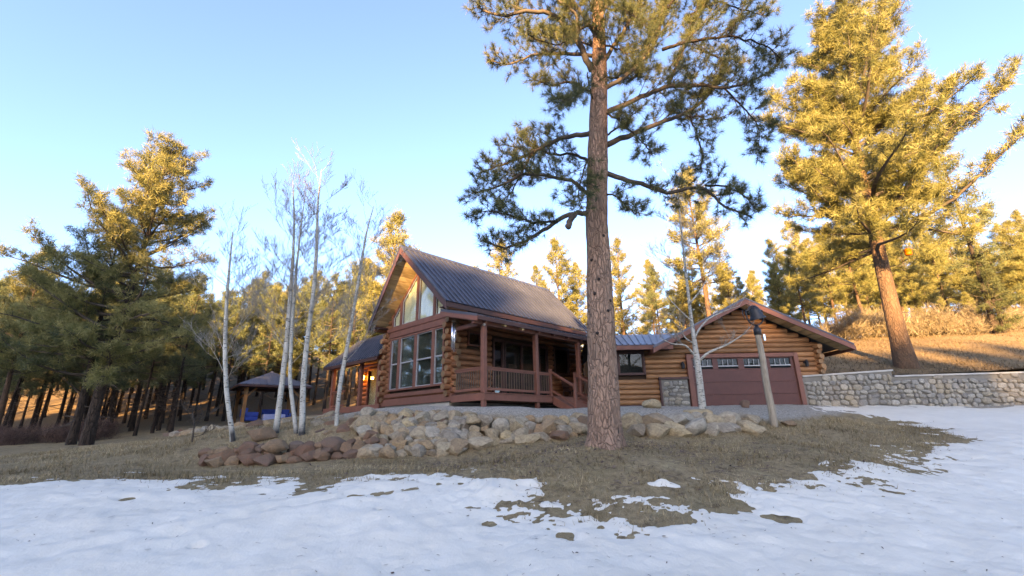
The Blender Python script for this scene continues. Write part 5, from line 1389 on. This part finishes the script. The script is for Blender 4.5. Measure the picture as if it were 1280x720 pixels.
# orange feeder in the right pine
fd = at(1135, 315, 20.6)
bf = thing('bird_feeder', 'orange feeder hanging in the golden pine at right', 'feeder', tuple(fd))
mb = MB(); mb.lathe([(0, -.17), (.12, -.17), (.15, -.1), (.15, .08), (.19, .10), (.04, .2), (0, .21)], 12, Matrix.Translation(fd)); world_child(mb.build('body', M['orange'], None, True), bf)
mb = MB(); mb.tube([fd+np.array([0, 0, .24]), fd+np.array([0, .1, 1.3])], .012, 4); world_child(mb.build('hanger', M['black'], None), bf)
# porch chair
def porch_chair():
    ca = Matrix.Translation((PX0, PY0, 0)) @ Matrix.Rotation(R(45.5), 4, 'Z') @ Vector((6.7, 1.2, 2.84))
    c = thing('porch_chair', 'brown slatted chair on the porch behind the stairs', 'chair', tuple(ca), R(45.5))
    mb = MB(); mb.box(-.27, .27, -.25, .25, .38, .42); mb.build('seat', M['trim_dark'], c, bevel=.01)
    for x in (-.25, .25):
        for y in (-.23, .25):
            mb = MB(); mb.box(x-.025, x+.025, y-.025, y+.025, 0, .38 if y > 0 else .6); mb.build('leg', M['trim_dark'], c)
        mb = MB(); mb.box(x-.04, x+.04, -.27, .27, .60, .63); mb.build('armrest', M['trim_dark'], c)
    for k in range(5):
        x = -.22+k*.11; mb = MB(); mb.bar((x, .24, .40), (x, .40, 1.02), .08, .02, (0, 1, 0)); mb.build('slat', M['trim_dark'], c)
porch_chair()

# ------------------------------------------------------------------ gazebo and its sofas
gc = at(332, 527, 36.0); gzz = gz(gc[0], gc[1])
gaz = thing('gazebo', 'open timber gazebo with grey hipped roof at the edge of the woods', 'gazebo', (gc[0], gc[1], gzz), R(38))
hs = 1.85
for (x, y) in ((-hs, -hs), (hs, -hs), (hs, hs), (-hs, hs)):
    mb = MB(); mb.box(x-.11, x+.11, y-.11, y+.11, -.2, 2.35); po = mb.build('post', M['cedar'], gaz, bevel=.01)
    for (dx, dy) in ((-np.sign(x), 0), (0, -np.sign(y))):
        mb = MB(); mb.bar((x+dx*.1, y+dy*.1, 1.75), (x+dx*.65, y+dy*.65, 2.33), .09, .12); mb.build('brace', M['cedar'], po)
for (a, b) in (((-hs, -hs), (hs, -hs)), ((hs, -hs), (hs, hs)), ((hs, hs), (-hs, hs)), ((-hs, hs), (-hs, -hs))):
    mb = MB(); d = unit(np.array(b)-np.array(a))*.25; mb.bar((a[0]-d[0], a[1]-d[1], 2.45), (b[0]+d[0], b[1]+d[1], 2.45), .14, .2); mb.build('beam', M['trim_dark'], gaz)
e = 2.45
corners = [(-e, -e), (e, -e), (e, e), (-e, e)]
for i in range(4):
    a, b = corners[i], corners[(i+1) % 4]
    mb = MB(); A, B, C_ = Vector((a[0], a[1], 2.55)), Vector((b[0], b[1], 2.55)), Vector((0, 0, 3.72)); dn = Vector((0, 0, -.05))
    mb.add([A, B, C_, A+dn, B+dn, C_+dn], [(0,1,2),(5,4,3),(0,3,4,1)])
    n = 11
    for k in range(1, n):
        p = A.lerp(B, k/n); f_ = 1-abs(2*k/n-1); mb.bar(p+Vector((0,0,.015)), p.lerp(C_, f_)*1.0 if False else (p+(C_-(A+B)/2)*f_+Vector((0,0,.015))), .04, .03)
    rp = mb.build('roof_panel', M['roof'], gaz)
    mb = MB(); mb.bar(A+dn*2.2, B+dn*2.2, .04, .14); mb.build('eave_fascia', M['trim_dark'], rp)
mb = MB(); mb.lathe([(.18, 3.64), (.1, 3.76), (0, 3.78)], 8); mb.build('roof_cap', M['roof'], gaz)
def sofa(x, y, rz, w, label, mat):
    p = gaz.rotation_euler.to_matrix() @ Vector((x, y, 0)) + Vector((gc[0], gc[1], gzz))
    s = thing('outdoor_sofa', label, 'sofa', tuple(p), R(38)+rz)
    mb = MB(); mb.box(-w/2, w/2, -.4, .4, .05, .34); mb.build('base', M[mat], s, bevel=.03)
    mb = MB(); mb.box(-w/2, w/2, .28, .45, .345, .95); mb.build('backrest', M[mat], s, bevel=.04)
    for k in range(2):
        mb = MB(); a = -w/2+.12+(w-.24)/2*k; mb.box(a+.01, a+(w-.24)/2-.01, -.4, .27, .345, .50); mb.build('seat_cushion', M[mat], s, bevel=.05)
    for sgn in (-1, 1):
        mb = MB(); xa = sorted((sgn*w/2, sgn*(w/2-.11))); mb.box(xa[0], xa[1], -.42, .279, .346, .66); mb.build('armrest', M[mat], s, bevel=.03)
    return s
sofa(-1.15, .2, R(90), 2.4, 'blue outdoor sofa under the left half of the gazebo', 'blue')
sofa(.9, 1.1, R(0), 2.0, 'blue outdoor sofa at the right of the gazebo', 'blue')
p = gaz.rotation_euler.to_matrix() @ Vector((.3, -1.0, 0)) + Vector((gc[0], gc[1], gzz))
ot = thing('ottoman', 'pale blue covered ottoman in front of the gazebo sofas', 'ottoman', tuple(p), R(38))
mb = MB(); mb.box(-.75, .75, -.35, .35, .02, .5); mb.build('cover', M['pale_blue'], ot, bevel=.05)

# ------------------------------------------------------------------ unseen wooded ridge behind the viewpoint, placed and shaped to shade the yard
def shade_woods():
    r = np.random.default_rng(8); tv = MB(); V, TN = [], []
    for (x, y, zt_, z0) in SHADE_TREES:
        h = zt_-z0; n = int(30*h); f_ = r.random(n)**.8; rad = (1-f_)*.17*h*r.uniform(.5, 1.15)+.35
        a = r.uniform(0, 6.283, n); q = np.sqrt(r.random(n))*rad
        c = np.stack([x+q*np.cos(a), y+q*np.sin(a), z0+h*(.12+.87*f_)], -1)
        u_ = r.normal(size=(n, 3)); u_ /= np.linalg.norm(u_, axis=1, keepdims=True); w_ = np.cross(u_, r.normal(size=(n, 3))); w_ /= np.linalg.norm(w_, axis=1, keepdims=True)
        L = r.uniform(.4, .95, (n, 1)); V.append(np.stack([c-u_*L, c+w_*L*.5, c+u_*L, c-w_*L*.5], 1).reshape(-1, 3)); TN.append(np.repeat(np.clip(r.normal(.4, .2, n), 0, 1), 4))
        tv.tube([(x, y, z0-.3), (x, y, z0+h*.5), (x, y, z0+h*.95)], [h*.016, h*.011, .03], 7, False)
    V = np.concatenate(V); o = link('unseen_woods', tri_mesh('unseen_woods', V, np.arange(len(V)).reshape(-1, 4), np.concatenate(TN)), M['needle_dark'])
    tag(o, 'unseen pine woods behind the viewpoint, shaped to shade the yard', 'woods', None, 'stuff')
    tv.build('trunks', M['bark_dark'], o)
def crest(x):      # height of the shading skyline, trees included
    return float(np.interp(x, [-230, -62, -45, -31, -26, -22, -17, -8, 5, 30], [53, 50.5, 49, 48.6, 48.0, 48.3, 48.3, 47.5, 46.5, 39]))
RX, RY = np.meshgrid(np.arange(-420, 121, 6.0), np.arange(-330, -59, 5.0))
CZ = np.interp(RX, [-230, -62, -45, -31, -26, -22, -17, -8, 5, 30], [53, 50.5, 49, 48.6, 48.0, 48.3, 48.3, 47.5, 46.5, 39])-14.5
RZ = -6+(CZ+6)*np.exp(-((RY+150)/48.0)**2)+1.2*vnoise(RX*.05, RY*.05, 3, 3)
ro_ = link('ridge', grid_mesh('ridge', RX, RY, RZ, {'gravel': RX*0, 'litter': RX*0+1}), M['ground'])
tag(ro_, 'unseen wooded ridge behind the viewpoint, shaped to shade the yard', None, None, 'structure')
SHADE_TREES = []
rs = random.Random(4)
x = -215.0
while x < 26:
    for row in range(2):
        if x > -23 and rs.random() < .45: continue
        SHADE_TREES.append((x+rs.uniform(-.9, .9), -147-row*5+rs.uniform(-2, 2), crest(x)+rs.uniform(-2.6, 1.0), crest(x)-15.5))
    x += 1.75
shade_woods()
